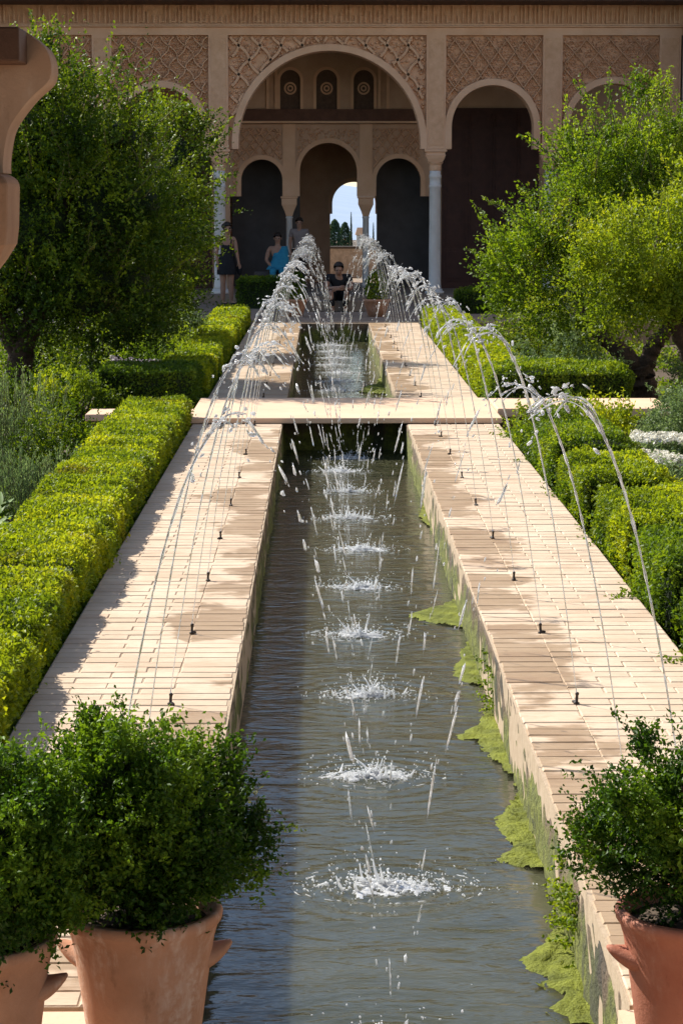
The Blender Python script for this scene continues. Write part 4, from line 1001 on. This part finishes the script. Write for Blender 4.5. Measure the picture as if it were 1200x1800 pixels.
def splash(Y, size, label):
    cx = SPL[round(Y, 2)]; a0 = rnd.uniform(0, 6)
    root = empty('splash', (cx, Y, ZW), label, 'splash', 'splashes along the canal')
    c = Blobs()
    vn = Vnoise(rnd.randrange(9999), 48, 24); vb = Vnoise(rnd.randrange(9999), 7)
    n = 76; xs_ = np.linspace(-1.45, 1.45, n)                # boiling sheet of foam, torn at its rim
    G = np.array([(cx+u*size*1.45, Y+v*size*.70, 0) for v in xs_ for u in xs_]); rad = np.hypot(np.tile(xs_, n), np.repeat(xs_, n))
    hgt = (.66-rad)+.30*vb(G)+.75*vn(G); keep = hgt > .12
    z = ZW + .0015 + np.clip(hgt-.12, 0, 1.1)*.015 + np.abs(vn(G*1.7))*.010*np.clip(hgt, 0, 1) + rng.random(len(G))*.007*np.clip(hgt, 0, 1)
    vs = np.stack([G[:, 0]+rng.normal(size=len(G))*.0015, G[:, 1]+rng.normal(size=len(G))*.0015, z], 1)
    fs = [(j*n+i, j*n+i+1, (j+1)*n+i+1, (j+1)*n+i) for j in range(n-1) for i in range(n-1) if keep[j*n+i] and keep[j*n+i+1] and keep[(j+1)*n+i] and keep[(j+1)*n+i+1]]
    m = MB(); m.v = vs.tolist(); m.f = fs
    bm = bmesh.new(); me = m.mesh('foam', M['foam'], True); bm.from_mesh(me); bmesh.ops.delete(bm, geom=[v for v in bm.verts if not v.link_faces], context='VERTS'); bm.to_mesh(me); bm.free()
    link('foam', me, root)['kind'] = 'stuff'
    for k in range(int(420*size/.17)):               # bubbles and beads over the foam
        r = size*abs(rng.normal())*.55; a = rng.uniform(0, 6.28); q = rnd.choice((rnd.uniform(.001, .003), rnd.uniform(.0015, .005)))
        c.add((cx+r*math.cos(a)*1.6, Y+r*math.sin(a)*.66, ZW+.004+abs(rng.normal())*.022*max(.1, 1-r/size)), rdir(1)[0], q*rnd.uniform(.9, 1.7), q, 1, .4)
    for k in range(20):                              # upward tongues, each a wavering string of beads
        r = size*rng.random()*.9; a = rng.uniform(0, 6.28); h = rnd.uniform(.01, .07)*(1.2-r/size)
        p = np.array([cx+r*math.cos(a)*1.4, Y+r*math.sin(a)*.6, ZW+.002]); o = np.array([math.cos(a)*rnd.uniform(.3, .9)+rng.normal()*.3, math.sin(a)*.3, 1.0]); bend = rng.normal(size=3)*.02
        pts = [p+o*h*t+bend*t*t for t in np.linspace(0, 1, 7)]
        c.tubes(MB().tube(pts, [.007*(1-t)**.7*rnd.uniform(.6, 1.3)+.0012 for t in np.linspace(0, 1, 7)], 6))
        for e in range(3): c.add(pts[-1]+o*.012*(e+.6)+rng.normal(size=3)*.005, o, rnd.uniform(.002, .006), rnd.uniform(.0018, .004), 1)
    for k in range(110):                             # thrown drops
        r = size*rnd.uniform(.5, 2.1); a = rng.uniform(0, 6.28); h = max(0, rnd.gauss(.02, .045)); q = rnd.uniform(.0010, .0032)
        c.add((cx+r*math.cos(a), Y+r*math.sin(a)*.7, ZW+.003+h), rdir(1)[0], q*rnd.uniform(1, 1.8), q, 1)
    for k in range(22):                              # thin broken rings of froth
        r = size*rnd.uniform(1.0, 1.9); a = rng.uniform(0, 6.28); da = rnd.uniform(.08, .3)
        pts = [(cx+r*math.cos(a+da*t), Y+r*math.sin(a+da*t)*.7, ZW+.0012) for t in (0, .33, .66, 1)]
        c.tubes(MB().tube(pts, [.0004, .0022, .0018, .0004], 5))
    c.build('thrown_drops', M['foam'], root)['kind'] = 'stuff'
for k, Y in enumerate(JY):
    far = Y > YB1; i = k-11 if far else k
    place = 'beyond the bridge' if far else 'before the bridge'
    for x0, sg, side in ((NZL, 1, 'left'), (NZR, -1, 'right')):
        lab = 'water jet arching from the %s walk, %s one %s' % (side, ORD[i], place)
        jet(x0, sg, Y, lab, Y < 21)
        n = bpy.data.objects.new('fountain_nozzle', nz_mesh); COL.objects.link(n); n.location = (x0, Y, 0); n.rotation_euler = (0, R(4)*sg, rnd.uniform(0, 6.28))
        tag(n, 'small black nozzle on the %s walk, %s one %s' % (side, ORD[i], place), 'nozzle', 'fountain nozzles')
        e = bpy.data.objects.new('pipe_stub', elbow); COL.objects.link(e); e.parent = n
    splash(Y, .21 if k == 1 else (rnd.uniform(.14, .18) if not far else .19), 'white splash in the canal, %s one %s' % (ORD[i], place))

# algae mats floating by the right wall
def inside(poly, x, y):
    c = False; j = len(poly)-1
    for i in range(len(poly)):
        (xi, yi), (xj, yj) = poly[i], poly[j]
        if (yi > y) != (yj > y) and x < (xj-xi)*(y-yi)/(yj-yi)+xi: c = not c
        j = i
    return c
def edge_d(poly, x, y):
    best = 9
    for i in range(len(poly)):
        (ax, ay), (bx, by) = poly[i], poly[(i+1) % len(poly)]
        t = max(0, min(1, ((x-ax)*(bx-ax)+(y-ay)*(by-ay))/((bx-ax)**2+(by-ay)**2+1e-9)))
        best = min(best, math.hypot(x-ax-t*(bx-ax), y-ay-t*(by-ay)))
    return best
def algae(label, pix, seed, hgt=.012, open_right=True):
    poly = [tuple(on(p, q, ZW)[:2]) for p, q in pix]
    X = [p[0] for p in poly]; Yq = [p[1] for p in poly]; st = .012
    xs_ = np.arange(min(X)-st, max(X)+st, st); ys_ = np.arange(min(Yq)-st, max(Yq)+st, st*1.6)
    vn = Vnoise(seed, 16); vf = Vnoise(seed+1, 55); idx = {}; vs = []; fs = []
    for j, y in enumerate(ys_):
        for i, x in enumerate(xs_):
            q = np.array([[x, y, 0]]); ww = vn(q)[0]*.026+vf(q)[0]*.014
            if inside(poly, x+ww, y+ww*1.8):
                e = min(1, edge_d(poly, x, y)/.05) if x < XR0-.07 else 1
                idx[i, j] = len(vs); vs.append((x+rng.normal()*.002, y+rng.normal()*.003, ZW-.005+.007*e+hgt*e*(.35+.7*abs(vn(q)[0])+.5*vf(q)[0])+.006*(vf(q*1.0+4)[0])*(1-.6*e)+rng.normal()*.0012))
    for (i, j) in idx:
        k = [(i, j), (i+1, j), (i+1, j+1), (i, j+1)]
        if all(c in idx for c in k): fs.append(tuple(idx[c] for c in k))
    o = MB().add(vs, fs).build('algae_mat', M['algae'], smooth=True)
    tag(o, label, 'algae', 'algae mats on the water')
algae('bright algae mat with a long point reaching out over the water', [(708, 1082), (745, 1070), (790, 1058), (822, 1035), (850, 1060), (855, 1110), (815, 1108), (770, 1100), (735, 1092)], 201)
algae('small algae mat along the right wall, next after the pointed one', [(788, 1182), (800, 1160), (818, 1125), (850, 1110), (880, 1200), (850, 1208), (800, 1196)], 202)
algae('algae mat third from the viewer along the right wall', [(790, 1297), (835, 1272), (865, 1235), (890, 1240), (960, 1390), (908, 1392), (880, 1352), (845, 1312)], 203, .014)
algae('broad ragged algae mat beside the nearest big splash', [(860, 1440), (888, 1422), (912, 1390), (960, 1390), (1020, 1520), (955, 1532), (905, 1526), (862, 1514), (892, 1490), (873, 1466)], 204, .018)
algae('lowest and largest algae mat near the right potted shrub', [(900, 1690), (932, 1665), (962, 1645), (1010, 1615), (1100, 1620), (1200, 1830), (1000, 1800), (950, 1770), (985, 1755), (938, 1718)], 205, .02)
algae('thin strip of algae at the wall foot, farther up the canal', [(730, 905), (752, 880), (742, 840), (765, 838), (805, 985), (775, 985), (768, 940)], 206, .01)
algae('yellowish algae shelf by the wall beyond the bridge', [(628, 690), (640, 680), (662, 676), (672, 655), (690, 660), (705, 694), (690, 694)], 207, .03)
# small ferny weeds rooted in the right wall
for k, (y, n, lab) in enumerate(((6.8, 46, 'ferny weed on the right canal wall by the nearest pot'), (10.2, 20, 'tiny weed tuft on the right canal wall, farther along'))):
    r = empty('wall_weed', (XR0, y, -.2), lab, 'plant', 'weeds on the canal wall')
    P = np.stack([np.full(n, XR0-.006), rng.uniform(y-.22, y+.22, n), rng.uniform(-.29, -.06, n)], 1)
    ax = np.array([-.7, 0, .25])+rdir(n)*.6; ax[:, 0] = -np.abs(ax[:, 0])
    C, D, Q, ci, t = sprigs(P, ax, rng.uniform(.03, .09, n), 14, .014, .006)
    link('fronds', leaf_mesh('fronds', C, D, Q, .016, .011, .3+.6*rng.random(len(C)), M['leaf_box']), r)['kind'] = 'stuff'

# ------------------------------------------------------------------ foreground: potted shrubs and the near portico column
def pot(name, label, c, R0, hgt, mat, hand, shrub_args, tilt=0):
    r = empty(name, c, label, 'potted plant', 'terracotta pots with box shrubs')
    x, y, z = c; prof = [(R0*.66, 0), (R0*.70, .02), (R0*.80, hgt*.45), (R0*.90, hgt*.80), (R0*.955, hgt*.90), (R0*1.0, hgt*.93), (R0*1.015, hgt*.97), (R0*.99, hgt), (R0*.90, hgt), (R0*.87, hgt*.93), (R0*.80, hgt*.85)]
    b = MB().lathe([(q, z+h) for q, h in prof], x, y, 48); p = b.build('pot', mat, r, smooth=True)
    MB().lathe([(R0*.86, z+hgt*.86), (R0*.84, z+hgt*.90), (R0*.3, z+hgt*.93)], x, y, 24).build('soil', M['soil'], r, smooth=True)
    for a in hand:                                    # lug handles, curling up and out
        ca, sa = math.cos(a), math.sin(a); b = MB(); m = 9
        pts = []; rad = []
        for i in range(m):
            t = i/(m-1); out = R0*(.76+.36*t); zz = z+hgt*(.66+.085*t**1.6)
            pts.append((x+ca*out, y+sa*out, zz)); rad.append(R0*(.145*(1-t)**.8+.024))
        b.tube(pts, rad, 12); o = b.build('handle', mat, r, smooth=True)
        for v in o.data.vertices:                     # flattened like an ear
            q = Vector((v.co.x-x, v.co.y-y, 0)); tang = Vector((-sa, ca, 0)); k = q.dot(tang); v.co += tang*k*1.0
    lobes, n, per, L, seed, kw = shrub_args; squat = .80
    lobes = [((x+l[0][0], y+l[0][1], z+hgt+l[0][2]*squat), (l[1][0], l[1][1], l[1][2]*squat)) for l in lobes]
    b = MB()
    for k in range(9):
        a = k*.7; q = R0*.35
        limb(b, [(x+q*.4*math.cos(a), y+q*.4*math.sin(a), z+hgt*.9), (x+q*1.0*math.cos(a), y+q*1.0*math.sin(a), z+hgt+.13), (x+q*1.7*math.cos(a), y+q*1.7*math.sin(a), z+hgt+.33)], .010, .003, 6, .004)
    b.build('stems', M['bark'], r, smooth=True)['kind'] = 'stuff'
    crown(r, lobes, n, per, L, M['leaf_pot'], seed, name='foliage', **kw)
    return r
kw = dict(slen=(.03, .08), shell=.45, rag=.4, shoots=90, tintup=.2, clump=.5, shootlen=(.025, .06), gap=-.6, core=.6)
big = [((0, 0, .24), (.235, .22, .21)), ((-.09, -.03, .30), (.18, .17, .20)), ((.08, .02, .23), (.15, .16, .19)), ((0, 0, .13), (.225, .20, .10)), ((-.02, -.05, .42), (.13, .13, .12)), ((.09, -.02, .15), (.10, .13, .11)), ((-.13, 0, .16), (.12, .14, .13))]
pot('potted_shrub', 'rounded dark box shrub in large terracotta pot, lower left', (-.435, 5.17, 0), .190, .37, M['terracotta'], (.12, math.pi-.15), (big, 4300, 18, .0148, 301, kw))
big0 = [((0, 0, .22), (.22, .22, .22)), ((.10, 0, .26), (.17, .17, .17)), ((.02, -.03, .14), (.22, .20, .10)), ((.05, 0, .34), (.14, .15, .12)), ((.14, -.02, .15), (.12, .13, .11))]
pot('potted_shrub', 'partly cut-off potted box shrub in the lower left corner', (-.80, 4.93, 0), .186, .385, M['terracotta'], (.0, math.pi), (big0, 3300, 18, .0148, 302, kw))
loose = [((-.02, 0, .26), (.15, .16, .20)), ((-.12, .02, .17), (.13, .14, .13)), ((.08, 0, .30), (.15, .15, .20)), ((.04, 0, .12), (.19, .17, .10)), ((-.14, -.02, .32), (.09, .1, .10)), ((-.05, 0, .40), (.10, .1, .11))]
pot('potted_shrub', 'airy box shrub in reddish clay pot, lower right', (.905, 5.2, 0), .195, .355, M['terracotta_red'], (math.pi+.1, .1), (loose, 2100, 18, .0142, 303, dict(slen=(.03, .09), shell=.3, rag=.6, shoots=110, tintup=.2, clump=.7, shootlen=(.04, .11), gap=-.4)))
# far terracotta pots with clipped cones, in the shade before the pavilion
for x, lab in ((.98, 'far terracotta pot with dark clipped shrub, right of the sitting person'), (-.52, 'far terracotta pot with dark clipped shrub, left of the sitting person')):
    r = empty('potted_shrub', (x, 40.6, 0), lab, 'potted plant', 'terracotta pots before the pavilion')
    MB().lathe([(.15, 0), (.20, .16), (.235, .27), (.25, .28), (.25, .32), (.22, .32), (.20, .27)], x, 40.6, 24).build('pot', M['terracotta'], r, smooth=True)
    n = 1500; t = rng.random(n); a = rng.uniform(0, 6.28, n); q = .21*np.sqrt(np.clip(1-(1.6*t-.6)**2, 0, 1))*rng.uniform(.7, 1.05, n)
    C = np.stack([x+q*np.cos(a), 40.6+q*np.sin(a), .30+.55*t], 1)
    link('foliage', leaf_mesh('foliage', C, rdir(n)+np.array([0, 0, .4]), rdir(n), .05, .028, rng.random(n), M['leaf_tree']), r)['kind'] = 'stuff'

# near portico: one column with capital and bracket, the timber roof above the viewer
YC = 4.62
port = empty('near_portico', (-.76, YC, 0), 'smooth plaster bracket and capital of the near portico, upper left', 'column')
M['smooth_plaster'] = mat_pot('smooth_plaster', (.31, .195, .13), (.42, .285, .20), (.50, .39, .31), .5, .85)
M['worn_plaster'] = mat_pot('worn_plaster', (.26, .15, .09), (.38, .24, .155), (.46, .34, .25), .6, .9)
out = [(60, 64), (77, 76), (96, 94), (103, 116), (103, 138), (96, 153), (70, 174), (43, 208), (29, 231), (23, 262), (20, 290), (21, 306)]
def q_(p, y): a = at(p, y, YC); return (float(a[0]), float(a[2]))
pl = [q_(-240, 306)] + [q_(*p) for p in out[::-1]] + [q_(-240, 62)]
def smooth_poly(p, it=2):
    for _ in range(it):
        o_ = [p[0]]
        for a, c in zip(p[:-1], p[1:]): o_ += [(.75*a[0]+.25*c[0], .75*a[1]+.25*c[1]), (.25*a[0]+.75*c[0], .25*a[1]+.75*c[1])]
        p = o_+[p[-1]]
    return p
arc = smooth_poly(pl[1:-1])
MB().prism([pl[0]]+arc+[pl[-1]], YC-.12, YC+.0).build('bracket', M['smooth_plaster'], port, bevel=.010)
capo = [(33, 316), (35, 330), (34, 398), (31, 428), (15, 456), (-2, 480), (-12, 492)]
axx = q_(-100, 300)[0]
prof = [(q_(*p)[0]-axx, q_(*p)[1]) for p in capo[::-1]]; zt = q_(21, 306)[1]
prof = [(prof[0][0]-.01, prof[0][1]-.02)]+prof+[(prof[-1][0]-.02, zt)]
n4 = []; fs = []
vs = [(axx+sx*h, YC-.085+sy*h*.62, z) for h, z in prof for sx, sy in ((-1, -1), (1, -1), (1, 1), (-1, 1))]
fs = [(4*k+a, 4*k+(a+1) % 4, 4*k+4+(a+1) % 4, 4*k+4+a) for k in range(len(prof)-1) for a in range(4)] + [(3, 2, 1, 0), tuple(4*(len(prof)-1)+a for a in range(4))]
cp = MB().add(vs, fs).build('capital', M['worn_plaster'], port, bevel=.012)
zc = prof[0][1]
MB().lathe([(.085, 0), (.085, .04), (.065, .07), (.06, zc)], axx-.02, YC-.085, 20).build('shaft', M['marble'], port, smooth=True)
xa, za = q_(46, 63); _, zb = q_(46, 121)
MB().box(-1.6, xa+.018, YC-.24, YC-.122, zb, za+.0).build('timber_end', M['timber'], port, bevel=.004)
b = MB().box(-4.2, 4.2, -3, 5.75, 3.5, 3.62); b.build('roof', M['timber'], port)

# ------------------------------------------------------------------ people
def skin(name, J, Ed, root, mat, parent, sub=2):
    bm = bmesh.new(); ly = bm.verts.layers.skin.verify(); V = {}
    for k, (p, r) in J.items():
        v = bm.verts.new(p); rr = r if hasattr(r, '__len__') else (r, r); v[ly].radius = rr; v[ly].use_root = (k == root); V[k] = v
    for a, c in Ed: bm.edges.new((V[a], V[c]))
    me = bpy.data.meshes.new(name); bm.to_mesh(me); bm.free()
    o = bpy.data.objects.new(name, me); COL.objects.link(o)
    s = o.modifiers.new('skin', 'SKIN'); s.use_smooth_shade = True
    u = o.modifiers.new('sub', 'SUBSURF'); u.levels = sub; u.render_levels = sub
    dg = bpy.context.evaluated_depsgraph_get(); m2 = bpy.data.meshes.new_from_object(o.evaluated_get(dg)); m2.name = name
    bpy.data.objects.remove(o); bpy.data.meshes.remove(me)
    m2.materials.clear(); m2.materials.append(mat)
    m2.polygons.foreach_set('use_smooth', [True]*len(m2.polygons))
    return link(name, m2, parent)
def ellip(name, c, r, mat, parent, keep=None, seg=(16, 12)):
    b = MB(); n, m = seg
    vs = []; fs = []
    for i in range(m+1):
        t = math.pi*i/m
        for k in range(n):
            a = 2*math.pi*k/n; vs.append((c[0]+r[0]*math.sin(t)*math.cos(a), c[1]+r[1]*math.sin(t)*math.sin(a), c[2]+r[2]*math.cos(t)))
    for i in range(m):
        for k in range(n):
            f = (i*n+k, i*n+(k+1) % n, (i+1)*n+(k+1) % n, (i+1)*n+k)
            if keep is None or all(keep(vs[q]) for q in f): fs.append(f)
    return b.add(vs, fs).build(name, mat, parent, smooth=True)
def person(label, base, ht, sh, el, ha, kn, ft, hip, chest, neck, head, face, top_mat, top_to, leg_mat=None, skirt=None, group='visitors'):
    """joint positions are offsets from base in units of the standing height; L then R"""
    B = np.array(base, float); k = ht
    r = empty('person', base, label, 'person', group)
    P = lambda v: tuple(B + np.array(v)*k)
    J = {'hip': (P(hip), .070*k), 'chest': (P(chest), .068*k), 'neckb': (P(np.array(neck)*.75+np.array(chest)*.25), (.045*k, .04*k)), 'neck': (P(neck), .030*k),
         'chin': (P(np.array(head)+np.array([0, 0, -.035])), (.036*k, .042*k)), 'head': (P(head), (.045*k, .052*k)), 'crown': (P(np.array(head)+np.array([0, 0, .035])), (.040*k, .046*k))}
    Ed = [('hip', 'chest'), ('chest', 'neckb'), ('neckb', 'neck'), ('neck', 'chin'), ('chin', 'head'), ('head', 'crown')]
    for i, s in enumerate('LR'):
        J['sh'+s] = (P(sh[i]), .036*k); J['el'+s] = (P(el[i]), .025*k); J['wr'+s] = (P(np.array(el[i])*.12+np.array(ha[i])*.88), .017*k); J['ha'+s] = (P(ha[i]), (.022*k, .013*k))
        hp = np.array(hip)+np.array([(-.05, .05)[i], 0, -.02]); J['th'+s] = (P(hp), .062*k); J['kn'+s] = (P(kn[i]), .035*k)
        calf = np.array(kn[i])*.68+np.array(ft[i])*.32; J['ca'+s] = (P(calf), .036*k); J['an'+s] = (P(np.array(ft[i])+np.array([0, 0, .035])), .020*k); J['to'+s] = (P(np.array(ft[i])+np.array([.0, 0, .012])+np.array(face)*.075), (.024*k, .013*k))
        Ed += [('chest', 'sh'+s), ('sh'+s, 'el'+s), ('el'+s, 'wr'+s), ('wr'+s, 'ha'+s), ('hip', 'th'+s), ('th'+s, 'kn'+s), ('kn'+s, 'ca'+s), ('ca'+s, 'an'+s), ('an'+s, 'to'+s)]
        hv = unit(np.array(ha[i])-np.array(el[i])); sd = unit(np.cross(hv, np.array([0, 1, 0.1]))+1e-6)
        for q in range(5):                            # fingers
            off = sd*(q-1.8)*.0085; f0 = np.array(ha[i])+off+hv*.010; ln = (.020, .036, .040, .036, .028)[q]
            if q == 0: f0 = np.array(ha[i])-hv*.008-sd*.014
            J['f%d%s' % (q, s)] = (P(f0), .0052*k); J['g%d%s' % (q, s)] = (P(f0+hv*ln+np.array([0, 0, -.006])+(-sd*.012 if q == 0 else 0)), .0042*k)
            Ed += [('ha'+s, 'f%d%s' % (q, s)), ('f%d%s' % (q, s), 'g%d%s' % (q, s))]
    body = skin('body', J, Ed, 'hip', M['skin'], r)
    hd = B+np.array(head)*k; fv = np.array(face); sv = np.array([fv[1], -fv[0], 0])
    # face
    ellip('nose', hd+fv*.055*k+np.array([0, 0, -.012*k]), (.008*k, .008*k, .014*k), M['skin'], r, seg=(8, 6))
    ellip('mouth', hd+fv*.050*k+np.array([0, 0, -.036*k]), (.012*k, .012*k, .004*k), M['lip'], r, seg=(8, 6))
    for e in (-1, 1):
        ellip('eye', hd+fv*.050*k+sv*.018*k*e+np.array([0, 0, .002*k]), (.007*k, .007*k, .005*k), M['hair'], r, seg=(8, 6))
        ellip('ear', hd+sv*.049*k*e, (.008*k, .010*k, .017*k), M['skin'], r, seg=(8, 6))
    hc = hd - fv*.010*k + np.array([0, 0, .022*k])
    ellip('hair', hc, (.058*k, .062*k, .062*k), M['hair'], r, keep=lambda v: (np.dot(np.array(v)-hd, fv) < .026*k or v[2] > hd[2]+.030*k) and v[2] > hd[2]-.05*k)
    ellip('hair_knot', hc - fv*.06*k + np.array([0, 0, .005*k]), (.026*k, .026*k, .03*k), M['hair'], r)
    # clothing follows the body
    G = {'c': (P(np.array(chest)+np.array([0, 0, .018])), .086*k), 'm': (P((np.array(chest)+np.array(hip))/2), .078*k), 'h': (P(hip), .088*k)}
    ge = [('c', 'm'), ('m', 'h')]
    if top_to == 'tank':
        for i, s in enumerate('LR'): G['s'+s] = (P(np.array(sh[i])*.6+np.array(neck)*.4+np.array([0, 0, .0])), .016*k); ge.append(('c', 's'+s))
    if top_to == 'sleeve':
        for i, s in enumerate('LR'):
            G['s'+s] = (P(sh[i]), .044*k); G['e'+s] = (P(np.array(sh[i])*.45+np.array(el[i])*.55), .036*k); ge += [('c', 's'+s), ('s'+s, 'e'+s)]
    skin('top', G, ge, 'm', top_mat, r)
    if skirt:
        b = MB(); rows = []
        for t in np.linspace(0, 1, 7):
            p = np.array(P(np.array(hip)+np.array([0, 0, .09])))*(1-t)+np.array(P(skirt))*t; rx = (.086+.034*min(1, t*1.6))*k; ry = (.080+.026*min(1, t*1.6))*k
            rows.append([(p[0]+rx*(1+.05*math.sin(5*a))*math.cos(a), p[1]+ry*math.sin(a), p[2]) for a in np.linspace(0, 2*math.pi, 21)[:-1]])
        n = 20; vs = [q for row in rows for q in row]; fs = [(i*n+j, i*n+(j+1) % n, (i+1)*n+(j+1) % n, (i+1)*n+j) for i in range(6) for j in range(n)]
        b.add(vs, fs).build('skirt', top_mat, r, smooth=True)
    if leg_mat:
        G = {'h': (P(np.array(hip)+np.array([0, 0, -.01])), .084*k)}; ge = []
        for i, s in enumerate('LR'):
            hp = np.array(hip)+np.array([(-.05, .05)[i], 0, -.03]); G['t'+s] = (P(hp), .068*k); G['k'+s] = (P(kn[i]), .044*k); G['a'+s] = (P(np.array(ft[i])+np.array([0, 0, .05])), .030*k)
            ge += [('h', 't'+s), ('t'+s, 'k'+s), ('k'+s, 'a'+s)]
        skin('trousers', G, ge, 'h', leg_mat, r)
    for i in (0, 1):
        f = np.array(P(ft[i])); ellip('shoe', f+np.array(face)*.045*k+np.array([0, 0, .012*k]), (.030*k+abs(face[0])*.03*k, .030*k+abs(face[1])*.03*k, .016*k), M['black_cloth'], r, seg=(12, 8))
    return r, P
M['lip'] = mat_rough('lip', (.30, .12, .09), (.34, .14, .11), 9, .5, 0)
fr_ = unit(np.array([.75, -.66, 0]))
p = at(399, 520, 45.3)
w, P = person('woman in short black dress standing by the left arcade column', (p[0], 45.3, 0), 1.66,
       [(-.10, 0, .815), (.095, .01, .815)], [(-.125, -.02, .64), (.12, -.02, .65)], [(-.105, -.05, .48), (.15, -.03, .49)],
       [(-.045, -.01, .27), (.05, -.02, .27)], [(-.05, 0, 0), (.055, 0, 0)], (0, 0, .53), (0, -.005, .74), (.005, -.01, .855), (.015, -.02, .93), fr_, M['black_cloth'], 'tank', skirt=(0, -.005, .37))
ellip('sunglasses', P((.015+fr_[0]*.05, -.02+fr_[1]*.05, .934)), (.045*1.2, .02, .018), M['black_cloth'], w)
ellip('handbag', P((.155, .02, .44)), (.06, .09, .14), M['black_cloth'], w)
p = at(488, 480, 47.8)
bench = empty('stone_bench', (p[0], 48.0, FLOOR), 'low dark stone bench beneath the seated woman', 'bench')
MB().box(p[0]-.5, p[0]+.5, 47.8, 48.25, FLOOR+.36, FLOOR+.44).build('seat', M['dark_plaster'], bench, bevel=.01)
for dx in (-.38, .38): MB().box(p[0]+dx-.07, p[0]+dx+.07, 47.85, 48.2, FLOOR, FLOOR+.36).build('leg', M['dark_plaster'], bench)
w, P = person('bare-shouldered woman in blue seated under the arcade', (p[0], 47.95, FLOOR), 1.64,
       [(-.105, 0, .585), (.105, 0, .585)], [(-.15, -.03, .42), (.15, -.03, .42)], [(-.07, -.16, .33), (.08, -.16, .33)],
       [(-.06, -.25, .29), (.06, -.25, .29)], [(-.06, -.25, 0), (.07, -.25, 0)], (0, 0, .32), (0, -.01, .51), (0, -.01, .63), (.0, -.015, .70), np.array([0., -1, 0]), M['blue_cloth'], 'plain', leg_mat=M['blue_cloth'])
b = MB(); rows = []
for t in np.linspace(0, 1, 8):                          # blue wrap slung from one shoulder
    c = np.array(P((.09, -.01, .60)))*(1-t)+np.array(P((.0, -.10, .30)))*t; rx = (.04+.12*t)*1.64; ry = (.05+.06*t)*1.64
    rows += [(c[0]+rx*(1+.06*math.sin(4*a+t*5))*math.cos(a), c[1]+ry*math.sin(a), c[2]) for a in np.linspace(0, 2*math.pi, 19)[:-1]]
b.add(rows, [(i*18+j, i*18+(j+1) % 18, (i+1)*18+(j+1) % 18, (i+1)*18+j) for i in range(7) for j in range(18)]).build('wrap', M['blue_cloth'], w, smooth=True)
p = at(526, 440, 49.4)
person('person in grey top standing between the inner arches', (p[0], 49.4, FLOOR), 1.58,
       [(-.105, 0, .815), (.105, 0, .815)], [(-.13, .0, .64), (.13, .0, .64)], [(-.11, -.06, .50), (.11, -.06, .50)],
       [(-.05, 0, .27), (.05, 0, .27)], [(-.06, 0, 0), (.06, 0, 0)], (0, 0, .53), (0, 0, .74), (0, -.005, .855), (.0, -.01, .93), np.array([0., -1, 0]), M['grey_cloth'], 'sleeve', leg_mat=M['black_cloth'])
p = at(595, 540, 42.6)
st = tag(MB().box(-.30, .80, 42.45, 43.05, 0.0, .20).build('stone_step', M['forecourt'], bevel=.01), 'low stone step under the sitting person at the canal end', 'step')
person('person in black sitting hunched at the far canal end', (p[0], 42.75, .0), 1.72,
       [(-.115, -.05, .375), (.115, -.05, .375)], [(-.14, -.17, .25), (.14, -.17, .25)], [(.03, -.24, .27), (-.03, -.25, .25)],
       [(-.085, -.23, .23), (.085, -.23, .23)], [(-.07, -.20, 0), (.07, -.20, 0)], (0, .02, .17), (0, -.05, .32), (0, -.09, .415), (.0, -.12, .465), unit(np.array([0., -1, -.25])), M['black_cloth'], 'sleeve', leg_mat=M['black_cloth'])
